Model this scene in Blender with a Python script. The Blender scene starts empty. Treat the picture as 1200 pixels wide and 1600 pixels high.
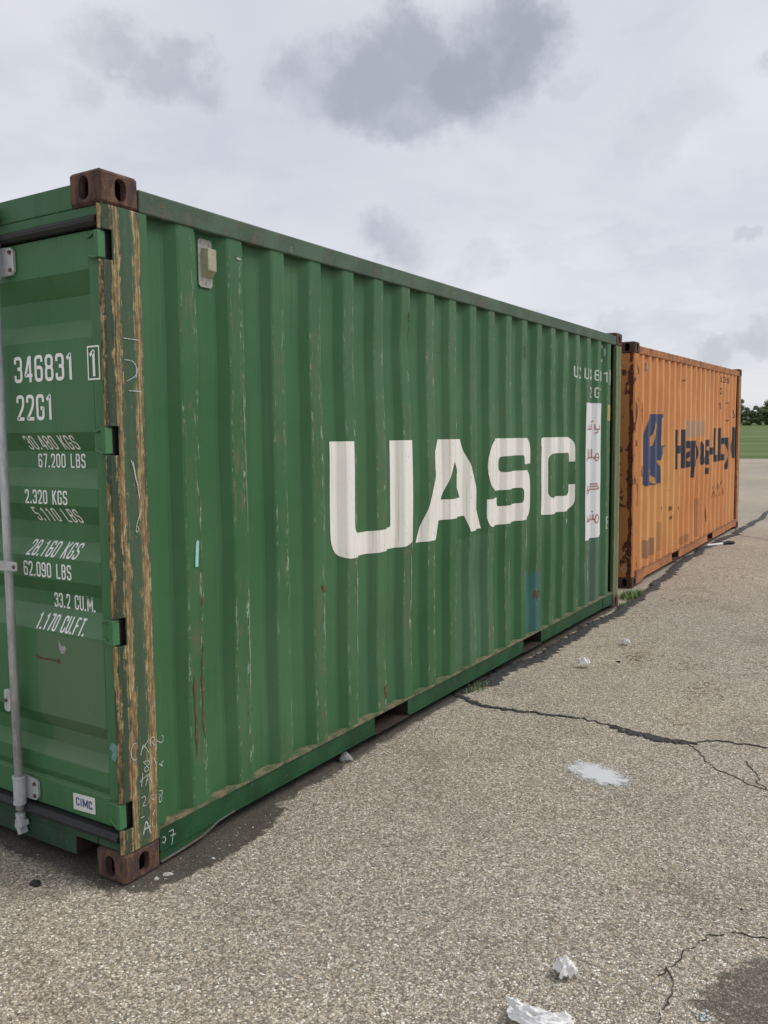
import bpy, bmesh, math, random
from mathutils import Vector, Matrix, noise
from mathutils.geometry import tessellate_polygon

random.seed(7)
sc = bpy.context.scene
COL = sc.collection

# ------------------------------------------------------------------ camera
CAM = (2.4392, -2.0479, 1.6587)
YAW, PITCH, ROLL, FPX = -0.56255, -0.08884, -0.009435, 1335.7
cam = bpy.data.cameras.new('camera')
cam.sensor_fit = 'VERTICAL'; cam.sensor_height = 36.0; cam.sensor_width = 27.0
cam.lens = FPX / 1600 * 36.0
cam.clip_start = 0.05; cam.clip_end = 5000
cob = bpy.data.objects.new('camera', cam); COL.objects.link(cob)
f = Vector((math.sin(YAW) * math.cos(PITCH), math.cos(YAW) * math.cos(PITCH), math.sin(PITCH)))
r0 = Vector((math.cos(YAW), -math.sin(YAW), 0)); u0 = r0.cross(f)
r = r0 * math.cos(ROLL) + u0 * math.sin(ROLL); u = u0 * math.cos(ROLL) - r0 * math.sin(ROLL)
cob.matrix_world = Matrix(((r.x, u.x, -f.x, CAM[0]), (r.y, u.y, -f.y, CAM[1]), (r.z, u.z, -f.z, CAM[2]), (0, 0, 0, 1)))
sc.camera = cob

# ------------------------------------------------------------------ exposure
vs = sc.view_settings
vs.view_transform = 'Standard'; vs.look = 'None'; vs.exposure = 0.5; vs.gamma = 1.0; vs.use_curve_mapping = False
sc.cycles.max_bounces = 6; sc.cycles.diffuse_bounces = 3; sc.cycles.glossy_bounces = 2

SUN_EL, SUN_AZ = 48.0, 54.0      # azimuth clockwise from +Y
SUN_STRENGTH = 1.5


# ------------------------------------------------------------------ node helper
class NT:
    def __init__(s, tree):
        s.t = tree; s.n = tree.nodes; s.l = tree.links

    def node(s, kind, **kw):
        n = s.n.new(kind)
        for k, v in kw.items(): setattr(n, k, v)
        return n

    def put(s, sock, v):
        if hasattr(v, 'is_linked') or isinstance(v, bpy.types.NodeSocket): s.l.new(v, sock)
        elif v is not None: sock.default_value = v

    def m(s, op, a, b=None, c=None, clamp=False):
        n = s.node('ShaderNodeMath', operation=op, use_clamp=clamp)
        s.put(n.inputs[0], a)
        if b is not None: s.put(n.inputs[1], b)
        if c is not None: s.put(n.inputs[2], c)
        return n.outputs[0]

    def vm(s, op, a, b=None):
        n = s.node('ShaderNodeVectorMath', operation=op)
        s.put(n.inputs[0], a)
        if b is not None: s.put(n.inputs[1], b)
        return n.outputs['Value'] if op in ('LENGTH', 'DISTANCE', 'DOT_PRODUCT') else n.outputs[0]

    def noise(s, vec, scale, detail=4, rough=.55, dist=0, out=0):
        n = s.node('ShaderNodeTexNoise')
        s.put(n.inputs['Vector'], vec); n.inputs['Scale'].default_value = scale
        n.inputs['Detail'].default_value = detail; n.inputs['Roughness'].default_value = rough
        n.inputs['Distortion'].default_value = dist
        return n.outputs[out]

    def voro(s, vec, scale, feature='F1'):
        n = s.node('ShaderNodeTexVoronoi', feature=feature)
        s.put(n.inputs['Vector'], vec); n.inputs['Scale'].default_value = scale
        return n

    def sm(s, v, a, b):          # smoothstep
        n = s.node('ShaderNodeMapRange', interpolation_type='SMOOTHSTEP')
        s.put(n.inputs['Value'], v); n.inputs['From Min'].default_value = a; n.inputs['From Max'].default_value = b
        return n.outputs[0]

    def mix(s, fac, a, b, mode='MIX'):
        n = s.node('ShaderNodeMix', data_type='RGBA', blend_type=mode)
        s.put(n.inputs[0], fac)
        for k, v in ((6, a), (7, b)):
            if isinstance(v, tuple): v = (v[0], v[1], v[2], 1)
            s.put(n.inputs[k], v)
        return n.outputs[2]

    def sep(s, vec):
        n = s.node('ShaderNodeSeparateXYZ'); s.put(n.inputs[0], vec); return n.outputs

    def comb(s, x, y, z):
        n = s.node('ShaderNodeCombineXYZ')
        for i, v in enumerate((x, y, z)): s.put(n.inputs[i], v)
        return n.outputs[0]

    def scale(s, vec, v): return s.vm('MULTIPLY', vec, v)

    def ramp(s, fac, stops):
        n = s.node('ShaderNodeValToRGB'); e = n.color_ramp.elements
        while len(e) < len(stops): e.new(.5)
        for q, (p, c) in zip(e, stops): q.position = p; q.color = (c[0], c[1], c[2], 1)
        s.put(n.inputs[0], fac); return n.outputs[0]

    def box(s, a, a0, a1, b, b0, b1, soft=.004):      # mask of a rectangle in two coordinates
        q = s.m('MULTIPLY', s.sm(a, a0 - soft, a0 + soft), s.sm(a, a1 + soft, a1 - soft))
        w = s.m('MULTIPLY', s.sm(b, b0 - soft, b0 + soft), s.sm(b, b1 + soft, b1 - soft))
        return s.m('MULTIPLY', q, w)


def material(name):
    mt = bpy.data.materials.new(name); mt.use_nodes = True
    nt = NT(mt.node_tree)
    return mt, nt, nt.n['Principled BSDF']


def bump(nt, pb, h, strength=.3, dist=.01):
    b = nt.node('ShaderNodeBump'); b.inputs['Strength'].default_value = strength; b.inputs['Distance'].default_value = dist
    nt.put(b.inputs['Height'], h); nt.l.new(b.outputs[0], pb.inputs['Normal'])


# ------------------------------------------------------------------ world: overcast sky with ragged grey clouds
world = bpy.data.worlds.new('World'); sc.world = world; world.use_nodes = True
W = NT(world.node_tree)
bg = W.n['Background']; bg.inputs['Strength'].default_value = 0.1
sky = W.node('ShaderNodeTexSky', sky_type='NISHITA', sun_disc=False)
sky.sun_elevation = math.radians(SUN_EL); sky.sun_rotation = math.radians(SUN_AZ)
tc = W.node('ShaderNodeTexCoord').outputs['Generated']
dx, dy, dz = W.sep(tc)[:3]
den = W.m('ADD', W.m('MAXIMUM', dz, 0.0), .22)
plane = W.comb(W.m('DIVIDE', dx, den), W.m('DIVIDE', dy, den), 0.0)      # cloud layer seen in perspective
n1 = W.noise(plane, 1.1, 6, .55, .3)
n2 = W.noise(W.vm('ADD', plane, (3.1, 7.7, 0)), 2.6, 6, .6, .2)
n3 = W.noise(W.vm('ADD', tc, (1.3, .2, 4.0)), 7.0, 7, .62, .25)
deck = W.mix(W.sm(n1, .34, .66), (4.75, 4.92, 5.38), (5.68, 5.78, 6.02))
deck = W.mix(W.m('MULTIPLY', W.sm(n2, .46, .70), .6), deck, (4.25, 4.45, 4.98))
warp = W.vm('ADD', W.vm('MULTIPLY', W.vm('SUBTRACT', W.noise(tc, 7.0, 5, .6, 0, 1), (.5, .5, .5)), (.10, .10, .10)),
            W.vm('MULTIPLY', W.vm('SUBTRACT', W.noise(tc, 19.0, 6, .68, 0, 1), (.5, .5, .5)), (.065, .065, .065)))
wdir = W.vm('ADD', tc, warp)
dark = None
# single dark cumulus scraps hanging below the deck: direction, radius, weight
for c, rad, wt in [((-.410, .829, .381), .082, 1.0), ((-.512, .770, .374), .074, .85), ((-.553, .748, .372), .055, .7), ((-.462, .790, .403), .06, .85), ((-.468, .805, .354), .055, .75),
                   ((-.375, .833, .408), .066, .95), ((-.385, .845, .372), .055, .9), ((-.455, .800, .378), .05, .6),
                   ((-.665, .645, .372), .048, .55), ((-.697, .604, .387), .047, .55), ((-.645, .665, .36), .042, .5), ((-.731, .59, .342), .028, .36),
                   ((-.512, .830, .222), .042, .55), ((-.424, .884, .196), .033, .38), ((-.223, .920, .321), .05, .22), ((-.25, .925, .30), .045, .2),
                   ((-.316, .878, .358), .024, .22), ((-.125, .92, .374), .03, .5), ((-.161, .966, .204), .016, .35),
                   ((-.185, .979, .085), .028, .45), ((-.14, .985, .095), .033, .55), ((-.294, .948, .125), .028, .35)]:
    d = W.vm('DISTANCE', W.vm('MULTIPLY', wdir, (1, 1, 1.35)), (c[0], c[1], c[2] * 1.35))
    k = W.m('MULTIPLY', W.sm(d, rad * 1.20, rad * .46), wt)
    dark = k if dark is None else W.m('MAXIMUM', dark, k)
# more of the same scraps all round, outside this view too
sc_n = W.noise(W.vm('ADD', plane, (11.0, 2.0, 0)), 1.9, 7, .6, .3)
infield = W.sm(W.vm('DOT_PRODUCT', tc, tuple(f)), .80, .70)
dark = W.m('MAXIMUM', dark, W.m('MULTIPLY', W.m('MULTIPLY', W.sm(sc_n, .60, .74), .7), infield))
dark = W.m('MULTIPLY', dark, W.sm(n3, .25, .58))
deck = W.mix(dark, deck, (2.75, 2.9, 3.35))
final = W.mix(.9, sky.outputs[0], deck)
W.l.new(final, bg.inputs['Color'])

sun = bpy.data.lights.new('sun', 'SUN'); sun.energy = SUN_STRENGTH; sun.angle = math.radians(30); sun.color = (1, .965, .91)
sob = bpy.data.objects.new('sun', sun); COL.objects.link(sob)
sd = Vector((math.sin(math.radians(SUN_AZ)) * math.cos(math.radians(SUN_EL)), math.cos(math.radians(SUN_AZ)) * math.cos(math.radians(SUN_EL)), math.sin(math.radians(SUN_EL))))
sob.rotation_euler = (-sd).to_track_quat('-Z', 'Y').to_euler()
sob.location = sd * 40


# ------------------------------------------------------------------ mesh helpers
class MB:
    def __init__(s): s.v = []; s.f = []

    def add(s, vs, fs):
        o = len(s.v); s.v += [tuple(p) for p in vs]; s.f += [tuple(o + i for i in q) for q in fs]; return s

    def box(s, x0, x1, y0, y1, z0, z1):
        return s.add([(x0, y0, z0), (x1, y0, z0), (x1, y1, z0), (x0, y1, z0), (x0, y0, z1), (x1, y0, z1), (x1, y1, z1), (x0, y1, z1)],
                     [(3, 2, 1, 0), (4, 5, 6, 7), (0, 1, 5, 4), (1, 2, 6, 5), (2, 3, 7, 6), (3, 0, 4, 7)])

    def prism(s, pts, axis, a0, a1):      # convex/concave polygon extruded along axis; pts in the other two coordinates in xyz order
        n = len(pts)
        def P(p, a): q = list(p); q.insert(axis, a); return tuple(q)
        tri = tessellate_polygon([[Vector((p[0], p[1], 0)) for p in pts]])
        vs = [P(p, a0) for p in pts] + [P(p, a1) for p in pts]
        fs = [tuple(t) for t in tri] + [tuple(i + n for i in reversed(t)) for t in tri]
        fs += [(i, (i + 1) % n, n + (i + 1) % n, n + i) for i in range(n)]
        return s.add(vs, fs)

    def tube(s, p0, p1, r0, r1=None, seg=14, cap=True):
        r1 = r0 if r1 is None else r1
        p0 = Vector(p0); p1 = Vector(p1); d = (p1 - p0).normalized()
        a = d.orthogonal().normalized(); b = d.cross(a)
        vs = []
        for p, rr in ((p0, r0), (p1, r1)):
            for i in range(seg):
                t = 2 * math.pi * i / seg; vs.append(p + a * (math.cos(t) * rr) + b * (math.sin(t) * rr))
        fs = [(i, (i + 1) % seg, seg + (i + 1) % seg, seg + i) for i in range(seg)]
        if cap: fs += [tuple(reversed(range(seg))), tuple(range(seg, 2 * seg))]
        return s.add(vs, fs)

    def build(s, name, mat, parent=None, bevel=0, smooth=False, seg=2, fix=True):
        me = bpy.data.meshes.new(name); me.from_pydata(s.v, [], s.f)
        if fix:
            bm = bmesh.new(); bm.from_mesh(me); bmesh.ops.recalc_face_normals(bm, faces=bm.faces); bm.to_mesh(me); bm.free()
        me.materials.append(mat)
        if smooth: me.shade_smooth()
        o = bpy.data.objects.new(name, me); COL.objects.link(o)
        if parent: o.parent = parent
        if bevel:
            b = o.modifiers.new('bevel', 'BEVEL'); b.width = bevel; b.segments = seg; b.limit_method = 'ANGLE'; b.angle_limit = math.radians(40)
        return o


def empty(name, loc=(0, 0, 0), rot=(0, 0, 0)):
    o = bpy.data.objects.new(name, None); COL.objects.link(o); o.location = loc; o.rotation_euler = rot; o.empty_display_size = .2
    return o


def tag(o, label=None, cat=None, group=None, kind=None):
    for k, v in (('label', label), ('category', cat), ('group', group), ('kind', kind)):
        if v: o[k] = v
    return o


def sstep(t, a, b):
    t = min(1, max(0, (t - a) / (b - a))); return t * t * (3 - 2 * t)


def ground_z(x, y):
    t = y - 5.5
    z = 0 if t < -1 else (.0118 * t if t > 1 else .0118 * (t + 1) ** 2 / 4)
    if y > 45: z += 4.6e-5 * (min(y, 215) - 45) ** 2 + (max(0, y - 215) * .004)
    return z


# ------------------------------------------------------------------ materials
def mat_paint(name, root, base, fade, deep, scuff=1.0, patches=(), rustc=(.16, .07, .035), ridges=True, wear=.5, rough=.5, r0=None):
    """old container paint: chalky fading, vertical dirt runs, scuffs on the proud ribs, pin-point rust"""
    mt, nt, pb = material(name)
    r0 = RIDGE0 if r0 is None else r0
    t = nt.node('ShaderNodeTexCoord'); t.object = root
    co = t.outputs['Object']
    x, y, z = nt.sep(co)[:3]
    big = nt.noise(co, .9, 5, .6)
    col = nt.mix(nt.sm(big, .32, .72), base, fade)
    runs = nt.noise(nt.scale(co, (22, 22, .55)), 1.0, 5, .6)
    col = nt.mix(nt.m('MULTIPLY', nt.sm(runs, .50, .80), .45), col, deep)
    runs2 = nt.noise(nt.scale(co, (60, 60, 1.3)), 1.0, 4, .6)
    col = nt.mix(nt.m('MULTIPLY', nt.sm(runs2, .55, .85), .30), col, fade)
    for (a0, a1, b0, b1, pc, amt, *soft_) in patches:
        wob = nt.m('MULTIPLY', nt.m('SUBTRACT', nt.noise(co, 7, 5, .65), .5), .10)
        msk = nt.box(nt.m('ADD', y, nt.m('MULTIPLY', wob, 2.0)) if soft_ else y, a0, a1, nt.m('ADD', z, nt.m('MULTIPLY', wob, 3.0) if soft_ else wob), b0, b1, soft_[0] if soft_ else .006)
        col = nt.mix(nt.m('MULTIPLY', msk, amt), col, pc)
    if ridges:
        ph = nt.m('FRACT', nt.m('DIVIDE', nt.m('SUBTRACT', y, r0), PITCHC))          # 0..1 from the start of the proud flat
        on = nt.m('MULTIPLY', nt.sm(ph, -.01, .02), nt.sm(ph, .335, .30))
        edge = nt.m('MAXIMUM', nt.m('MULTIPLY', nt.sm(ph, .19, .28), nt.sm(ph, .34, .31)), nt.m('MULTIPLY', nt.m('SUBTRACT', 1.0, nt.sm(ph, .0, .07)), .8))
        cell = nt.m('FLOOR', nt.m('DIVIDE', nt.m('SUBTRACT', y, r0), PITCHC))
        per = nt.noise(nt.comb(nt.m('MULTIPLY', cell, 3.7), nt.m('MULTIPLY', z, 2.2), 0.0), 1.0, 3, .6)    # differs from rib to rib and with height
        s1 = nt.noise(nt.scale(co, (40, 75, 11)), 1.0, 7, .74)
        s2 = nt.noise(nt.vm('ADD', nt.scale(co, (30, 80, 17)), (5, 5, 5)), 1.0, 7, .76)
        low = nt.m('ADD', .62, nt.m('MULTIPLY', nt.sm(z, 2.5, 1.2), .38))
        k1 = nt.m('MULTIPLY', nt.m('MULTIPLY', nt.sm(s1, .50, .60), on), nt.m('MULTIPLY', nt.sm(per, .42, .60), low))
        col = nt.mix(nt.m('MULTIPLY', k1, .8 * scuff), col, nt.mix(nt.noise(nt.scale(co, (8, 8, 2)), 1, 3, .5), (.20, .13, .085), (.10, .085, .06)))
        k2 = nt.m('MULTIPLY', nt.m('MULTIPLY', nt.sm(s2, .545, .61), edge), nt.m('MULTIPLY', nt.sm(per, .34, .54), low))
        col = nt.mix(nt.m('MULTIPLY', k2, .85 * scuff), col, (.42, .46, .38))
    s3 = nt.noise(nt.vm('ADD', nt.scale(co, (9, 9, 3.5)), (2, 9, 4)), 1.0, 7, .7)
    col = nt.mix(nt.m('MULTIPLY', nt.sm(s3, .70, .745), wear), col, rustc)
    grit = nt.noise(co, 160, 3, .6)
    col = nt.mix(nt.m('MULTIPLY', nt.sm(grit, .74, .80), .5), col, (.42, .45, .38))
    nt.put(pb.inputs['Base Color'], col)
    nt.put(pb.inputs['Roughness'], nt.m('ADD', rough - .12, nt.m('MULTIPLY', nt.noise(co, 5, 5, .6), .26)))
    pb.inputs['Specular IOR Level'].default_value = .35
    bump(nt, pb, nt.m('ADD', nt.noise(co, 16, 4, .6), nt.m('MULTIPLY', nt.noise(co, 130, 3, .6), .12)), .22, .004)
    return mt


def mat_post(name, root, paint, paint2, primer=(.42, .31, .13), rust=(.115, .055, .032), bands=((.060, .017, 1.0), (.150, .024, 1.0)), amount=0.0, axis='y'):
    """corner post: paint rubbed through to tan primer and rust in long vertical, fibrous strips"""
    mt, nt, pb = material(name)
    t = nt.node('ShaderNodeTexCoord'); t.object = root
    co = t.outputs['Object']; x, y, z = nt.sep(co)[:3]
    a = y if axis == 'y' else x
    col = nt.mix(nt.sm(nt.noise(nt.scale(co, (30, 30, 1.2)), 1, 5, .6), .35, .75), paint, paint2)
    wob = nt.m('ADD', nt.m('MULTIPLY', nt.m('SUBTRACT', nt.noise(nt.scale(co, (4, 4, 2.2)), 1, 4, .6), .5), .065), nt.m('MULTIPLY', nt.m('SUBTRACT', nt.noise(nt.scale(co, (9, 9, 26)), 1, 6, .7), .5), .030))
    aw = nt.m('ADD', a, wob)
    wide = nt.m('ADD', .75, nt.m('MULTIPLY', nt.sm(z, 2.2, .5), .35))
    band = None
    for c, w, s in bands:
        d = nt.m('DIVIDE', nt.m('SUBTRACT', aw, c), nt.m('MULTIPLY', wide, w))
        g = nt.m('MULTIPLY', nt.m('POWER', 2.718, nt.m('MULTIPLY', nt.m('MULTIPLY', d, d), -1.0)), s)
        band = g if band is None else nt.m('MAXIMUM', band, g)
    blot = nt.noise(nt.scale(co, (70, 70, 15)), 1, 8, .74)            # torn flakes
    blot2 = nt.noise(nt.vm('ADD', nt.scale(co, (85, 85, 19)), (3, 8, 1)), 1, 8, .74)
    hair = nt.noise(nt.vm('ADD', nt.scale(co, (190, 190, 6)), (1, 2, 7)), 1, 5, .7)      # fine vertical scratches
    long_ = nt.noise(nt.vm('ADD', nt.scale(co, (120, 120, 4.2)), (4, 2, 6)), 1, 8, .77)      # long scrape lines
    lvl = nt.m('ADD', nt.m('ADD', nt.m('MULTIPLY', band, .20), amount), nt.m('ADD', nt.m('MULTIPLY', blot, .55), nt.m('MULTIPLY', long_, .75)))
    pm = nt.sm(lvl, .735, .80)
    rm = nt.sm(nt.m('ADD', nt.m('ADD', nt.m('MULTIPLY', band, .17), amount), nt.m('ADD', nt.m('MULTIPLY', blot2, .55), nt.m('MULTIPLY', nt.m('SUBTRACT', 1.0, long_), .75))), .765, .86)
    tone = nt.m('ADD', nt.m('MULTIPLY', nt.noise(nt.vm('ADD', nt.scale(co, (60, 60, 22)), (9, 1, 3)), 1, 7, .72), .6), nt.m('MULTIPLY', hair, .4))
    pc = nt.mix(nt.sm(tone, .40, .56), (primer[0] * .50, primer[1] * .44, primer[2] * .46), primer)
    pc = nt.mix(nt.sm(tone, .50, .62), pc, (primer[0] * 1.2, primer[1] * 1.34, primer[2] * 2.1))
    grime = nt.noise(nt.scale(co, (40, 40, 3)), 1, 6, .7)
    col = nt.mix(nt.m('MULTIPLY', nt.sm(grime, .40, .66), .55), col, (.075, .072, .048))
    col = nt.mix(nt.m('MULTIPLY', pm, .86), col, pc)
    col = nt.mix(nt.m('MULTIPLY', rm, .80), col, nt.mix(nt.noise(co, 90, 6, .7), rust, (rust[0] * 2.0, rust[1] * 2.2, rust[2] * 2.4)))
    sp = nt.noise(nt.scale(co, (60, 60, 26)), 1, 6, .72)
    col = nt.mix(nt.m('MULTIPLY', nt.sm(sp, .665, .70), .85), col, primer)
    nt.put(pb.inputs['Base Color'], col)
    pb.inputs['Roughness'].default_value = .65; pb.inputs['Specular IOR Level'].default_value = .3
    bump(nt, pb, nt.m('ADD', nt.m('MULTIPLY', pm, -.4), nt.noise(co, 70, 5, .65)), .4, .004)
    return mt


def mat_blotch(name, root, a, b, c, scale=14, bias=.5, soft=.06, rough=.8, c2amt=.8, vert=1.0, bstr=.6):
    """metal with blotches of colour b over a, specks of c (rust over paint or paint over rust)"""
    mt, nt, pb = material(name)
    t = nt.node('ShaderNodeTexCoord'); t.object = root
    co = nt.scale(t.outputs['Object'], (1, 1, vert))
    n = nt.noise(co, scale, 8, .66, .2); n2 = nt.noise(nt.vm('ADD', co, (4, 4, 4)), scale * 2.3, 7, .68)
    base = nt.mix(nt.sm(nt.noise(co, scale * .5, 5, .6), .3, .7), a, tuple(v * .6 for v in a))
    col = nt.mix(nt.sm(n, bias - soft, bias + soft), base, nt.mix(n2, b, tuple(v * 1.9 for v in b)))
    col = nt.mix(nt.m('MULTIPLY', nt.sm(n2, .62, .70), c2amt), col, c)
    nt.put(pb.inputs['Base Color'], col); pb.inputs['Roughness'].default_value = rough; pb.inputs['Specular IOR Level'].default_value = .25
    bump(nt, pb, nt.m('ADD', n2, nt.noise(co, 120, 4, .6)), bstr, .005)
    return mt


def mat_plain(name, col, rough=.6, var=.25, scale=30, metal=0, bstr=.15, spec=.4):
    mt, nt, pb = material(name)
    co = nt.node('ShaderNodeTexCoord').outputs['Object']
    n = nt.noise(co, scale, 6, .62)
    nt.put(pb.inputs['Base Color'], nt.mix(nt.sm(n, .3, .75), tuple(v * (1 + var * .4) for v in col), tuple(v * (1 - var) for v in col)))
    pb.inputs['Roughness'].default_value = rough; pb.inputs['Metallic'].default_value = metal; pb.inputs['Specular IOR Level'].default_value = spec
    if bstr: bump(nt, pb, nt.noise(co, scale * 3, 5, .6), bstr, .004)
    return mt


def mat_mark(name, root, col, under, stain, wear=.5, streak=.35):
    """painted lettering: rain-streaked and rubbed through on the ribs to the colour beneath"""
    mt, nt, pb = material(name)
    t = nt.node('ShaderNodeTexCoord'); t.object = root
    co = t.outputs['Object']; x, y, z = nt.sep(co)[:3]
    st = nt.noise(nt.scale(co, (20, 38, .8)), 1, 5, .62)
    c = nt.mix(nt.m('MULTIPLY', nt.sm(st, .48, .76), streak), col, stain)
    st2 = nt.noise(nt.scale(co, (90, 130, 1.2)), 1, 3, .6)
    c = nt.mix(nt.m('MULTIPLY', nt.sm(st2, .62, .72), streak * .8), c, tuple(v * .55 for v in stain))
    ph = nt.m('FRACT', nt.m('DIVIDE', nt.m('SUBTRACT', y, RIDGE0), PITCHC))
    on = nt.m('ADD', .25, nt.m('MULTIPLY', nt.sm(ph, .36, .28), .75))
    w = nt.noise(nt.scale(co, (60, 130, 34)), 1, 7, .72)
    c = nt.mix(nt.m('MULTIPLY', nt.m('MULTIPLY', nt.sm(w, .605, .65), on), wear), c, under)
    nt.put(pb.inputs['Base Color'], c); pb.inputs['Roughness'].default_value = .5; pb.inputs['Specular IOR Level'].default_value = .35
    return mt


# ------------------------------------------------------------------ setting: lawn sheet to the horizon, paved lot on it
def mat_pavement():
    mt, nt, pb = material('worn_chipseal')
    co = nt.node('ShaderNodeTexCoord').outputs['Object']
    x, y, z = nt.sep(co)[:3]
    flat = nt.comb(x, y, 0.0)
    wob = nt.vm('MULTIPLY', nt.vm('SUBTRACT', nt.noise(flat, 60, 3, .6, 0, 1), (.5, .5, .5)), (.008, .008, 0))
    fl = nt.vm('ADD', flat, wob)
    v1 = nt.voro(fl, 122); v1.inputs['Randomness'].default_value = 1
    v1e = nt.voro(fl, 122, 'DISTANCE_TO_EDGE')
    v2 = nt.voro(nt.vm('ADD', fl, (3.3, 1.7, 0)), 215)
    r1 = nt.sep(v1.outputs['Color'])[0]; r1b = nt.sep(v1.outputs['Color'])[1]; r2 = nt.sep(v2.outputs['Color'])[0]
    stone = nt.ramp(r1, [(0, (.12, .105, .082)), (.18, (.225, .195, .150)), (.50, (.435, .376, .288)), (.80, (.60, .525, .410)), (.92, (.72, .665, .56)), (1, (.80, .78, .72))])
    stone = nt.mix(nt.m('MULTIPLY', nt.sm(r1b, .70, .95), .45), stone, (.25, .25, .26))
    stone = nt.mix(nt.m('MULTIPLY', nt.sm(r1b, .22, .05), .35), stone, (.36, .27, .16))
    fines = nt.ramp(r2, [(0, (.065, .056, .045)), (.6, (.17, .146, .112)), (1, (.37, .32, .25))])
    cov = nt.sm(v1e.outputs['Distance'], .03, .12)
    col = nt.mix(cov, fines, stone)
    # worn, dusty and oily areas
    big = nt.noise(flat, .35, 6, .6); mid = nt.noise(nt.vm('ADD', flat, (5, 5, 0)), 1.7, 6, .62)
    col = nt.mix(nt.sm(big, .38, .70), col, (1.16, 1.13, 1.08), 'MULTIPLY')
    col = nt.mix(nt.sm(mid, .50, .76), col, (.76, .745, .73), 'MULTIPLY')
    vbig = nt.noise(nt.vm('ADD', flat, (2, 8, 0)), .13, 5, .6)
    col = nt.mix(nt.sm(vbig, .40, .66), col, (1.10, 1.11, 1.13), 'MULTIPLY')
    oil = nt.noise(nt.vm('ADD', flat, (7, 3, 0)), 5.5, 5, .62)
    col = nt.mix(nt.m('MULTIPLY', nt.sm(oil, .68, .80), .45), col, (.12, .105, .085))
    # rusty wash marks
    ru = nt.noise(nt.vm('ADD', flat, (9, 2, 0)), 2.2, 7, .68)
    col = nt.mix(nt.m('MULTIPLY', nt.sm(ru, .68, .78), .25), col, (.27, .17, .085))
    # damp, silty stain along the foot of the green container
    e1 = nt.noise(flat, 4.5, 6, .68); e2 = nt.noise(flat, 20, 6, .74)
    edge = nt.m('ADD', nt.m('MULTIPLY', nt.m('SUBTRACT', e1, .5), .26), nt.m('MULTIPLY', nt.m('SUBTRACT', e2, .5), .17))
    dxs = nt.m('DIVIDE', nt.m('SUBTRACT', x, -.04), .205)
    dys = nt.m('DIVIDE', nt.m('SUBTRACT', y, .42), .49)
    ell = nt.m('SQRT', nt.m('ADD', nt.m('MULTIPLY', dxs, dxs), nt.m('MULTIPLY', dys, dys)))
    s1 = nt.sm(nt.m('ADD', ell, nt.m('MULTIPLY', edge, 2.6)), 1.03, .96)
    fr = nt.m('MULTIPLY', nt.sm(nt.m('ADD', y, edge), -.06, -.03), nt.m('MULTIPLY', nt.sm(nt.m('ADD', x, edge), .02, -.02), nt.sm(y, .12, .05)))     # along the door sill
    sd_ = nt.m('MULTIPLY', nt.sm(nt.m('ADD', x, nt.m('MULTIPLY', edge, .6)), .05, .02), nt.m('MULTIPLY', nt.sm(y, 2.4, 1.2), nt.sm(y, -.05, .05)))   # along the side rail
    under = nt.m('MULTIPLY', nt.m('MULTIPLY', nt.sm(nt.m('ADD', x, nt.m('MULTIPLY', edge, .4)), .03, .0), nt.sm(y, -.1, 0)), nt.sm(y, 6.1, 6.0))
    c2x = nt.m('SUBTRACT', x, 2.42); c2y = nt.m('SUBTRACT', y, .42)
    corner = nt.sm(nt.m('ADD', nt.m('SQRT', nt.m('ADD', nt.m('MULTIPLY', c2x, c2x), nt.m('MULTIPLY', c2y, c2y))), nt.m('MULTIPLY', edge, 2.4)), .50, .43)  # separate irregular patch of darker ground at the lower right
    damp = nt.m('MAXIMUM', nt.m('MAXIMUM', s1, fr), nt.m('MAXIMUM', nt.m('MAXIMUM', sd_, under), nt.m('MULTIPLY', corner, .8)))  # stain masks joined with the darker corner patch
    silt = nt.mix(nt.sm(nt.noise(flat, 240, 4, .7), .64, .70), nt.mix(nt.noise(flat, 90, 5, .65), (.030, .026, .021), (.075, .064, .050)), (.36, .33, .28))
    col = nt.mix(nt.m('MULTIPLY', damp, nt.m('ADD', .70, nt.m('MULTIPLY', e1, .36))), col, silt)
    nt.put(pb.inputs['Base Color'], col)
    pb.inputs['Roughness'].default_value = .85; pb.inputs['Specular IOR Level'].default_value = .25
    h = nt.m('ADD', nt.m('MULTIPLY', nt.sm(v1e.outputs['Distance'], 0, .25), nt.m('ADD', .4, nt.m('MULTIPLY', r1, .6))), nt.m('MULTIPLY', nt.noise(flat, 240, 3, .6), .3))
    bump(nt, pb, h, .5, .005)
    return mt


def mat_lawn():
    mt, nt, pb = material('mown_grass')
    co = nt.node('ShaderNodeTexCoord').outputs['Object']; x, y, z = nt.sep(co)[:3]
    n = nt.noise(nt.scale(co, (.05, .22, 0)), 1, 7, .62); n2 = nt.noise(nt.scale(co, (1.2, 2.5, 0)), 1, 7, .68)
    col = nt.mix(nt.sm(n, .36, .64), (.088, .135, .042), (.155, .200, .075))
    col = nt.mix(nt.m('MULTIPLY', nt.sm(n2, .45, .75), .5), col, (.17, .20, .085))
    st = nt.m('SINE', nt.m('ADD', nt.m('MULTIPLY', y, .55), nt.m('MULTIPLY', nt.noise(co, .05, 3, .5), 5)))
    col = nt.mix(nt.m('MULTIPLY', nt.sm(st, -.2, .6), .25), col, (.055, .105, .022))
    nt.put(pb.inputs['Base Color'], col); pb.inputs['Roughness'].default_value = .9; pb.inputs['Specular IOR Level'].default_value = .15
    bump(nt, pb, nt.noise(co, 18, 6, .7), .8, .05)
    return mt


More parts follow.
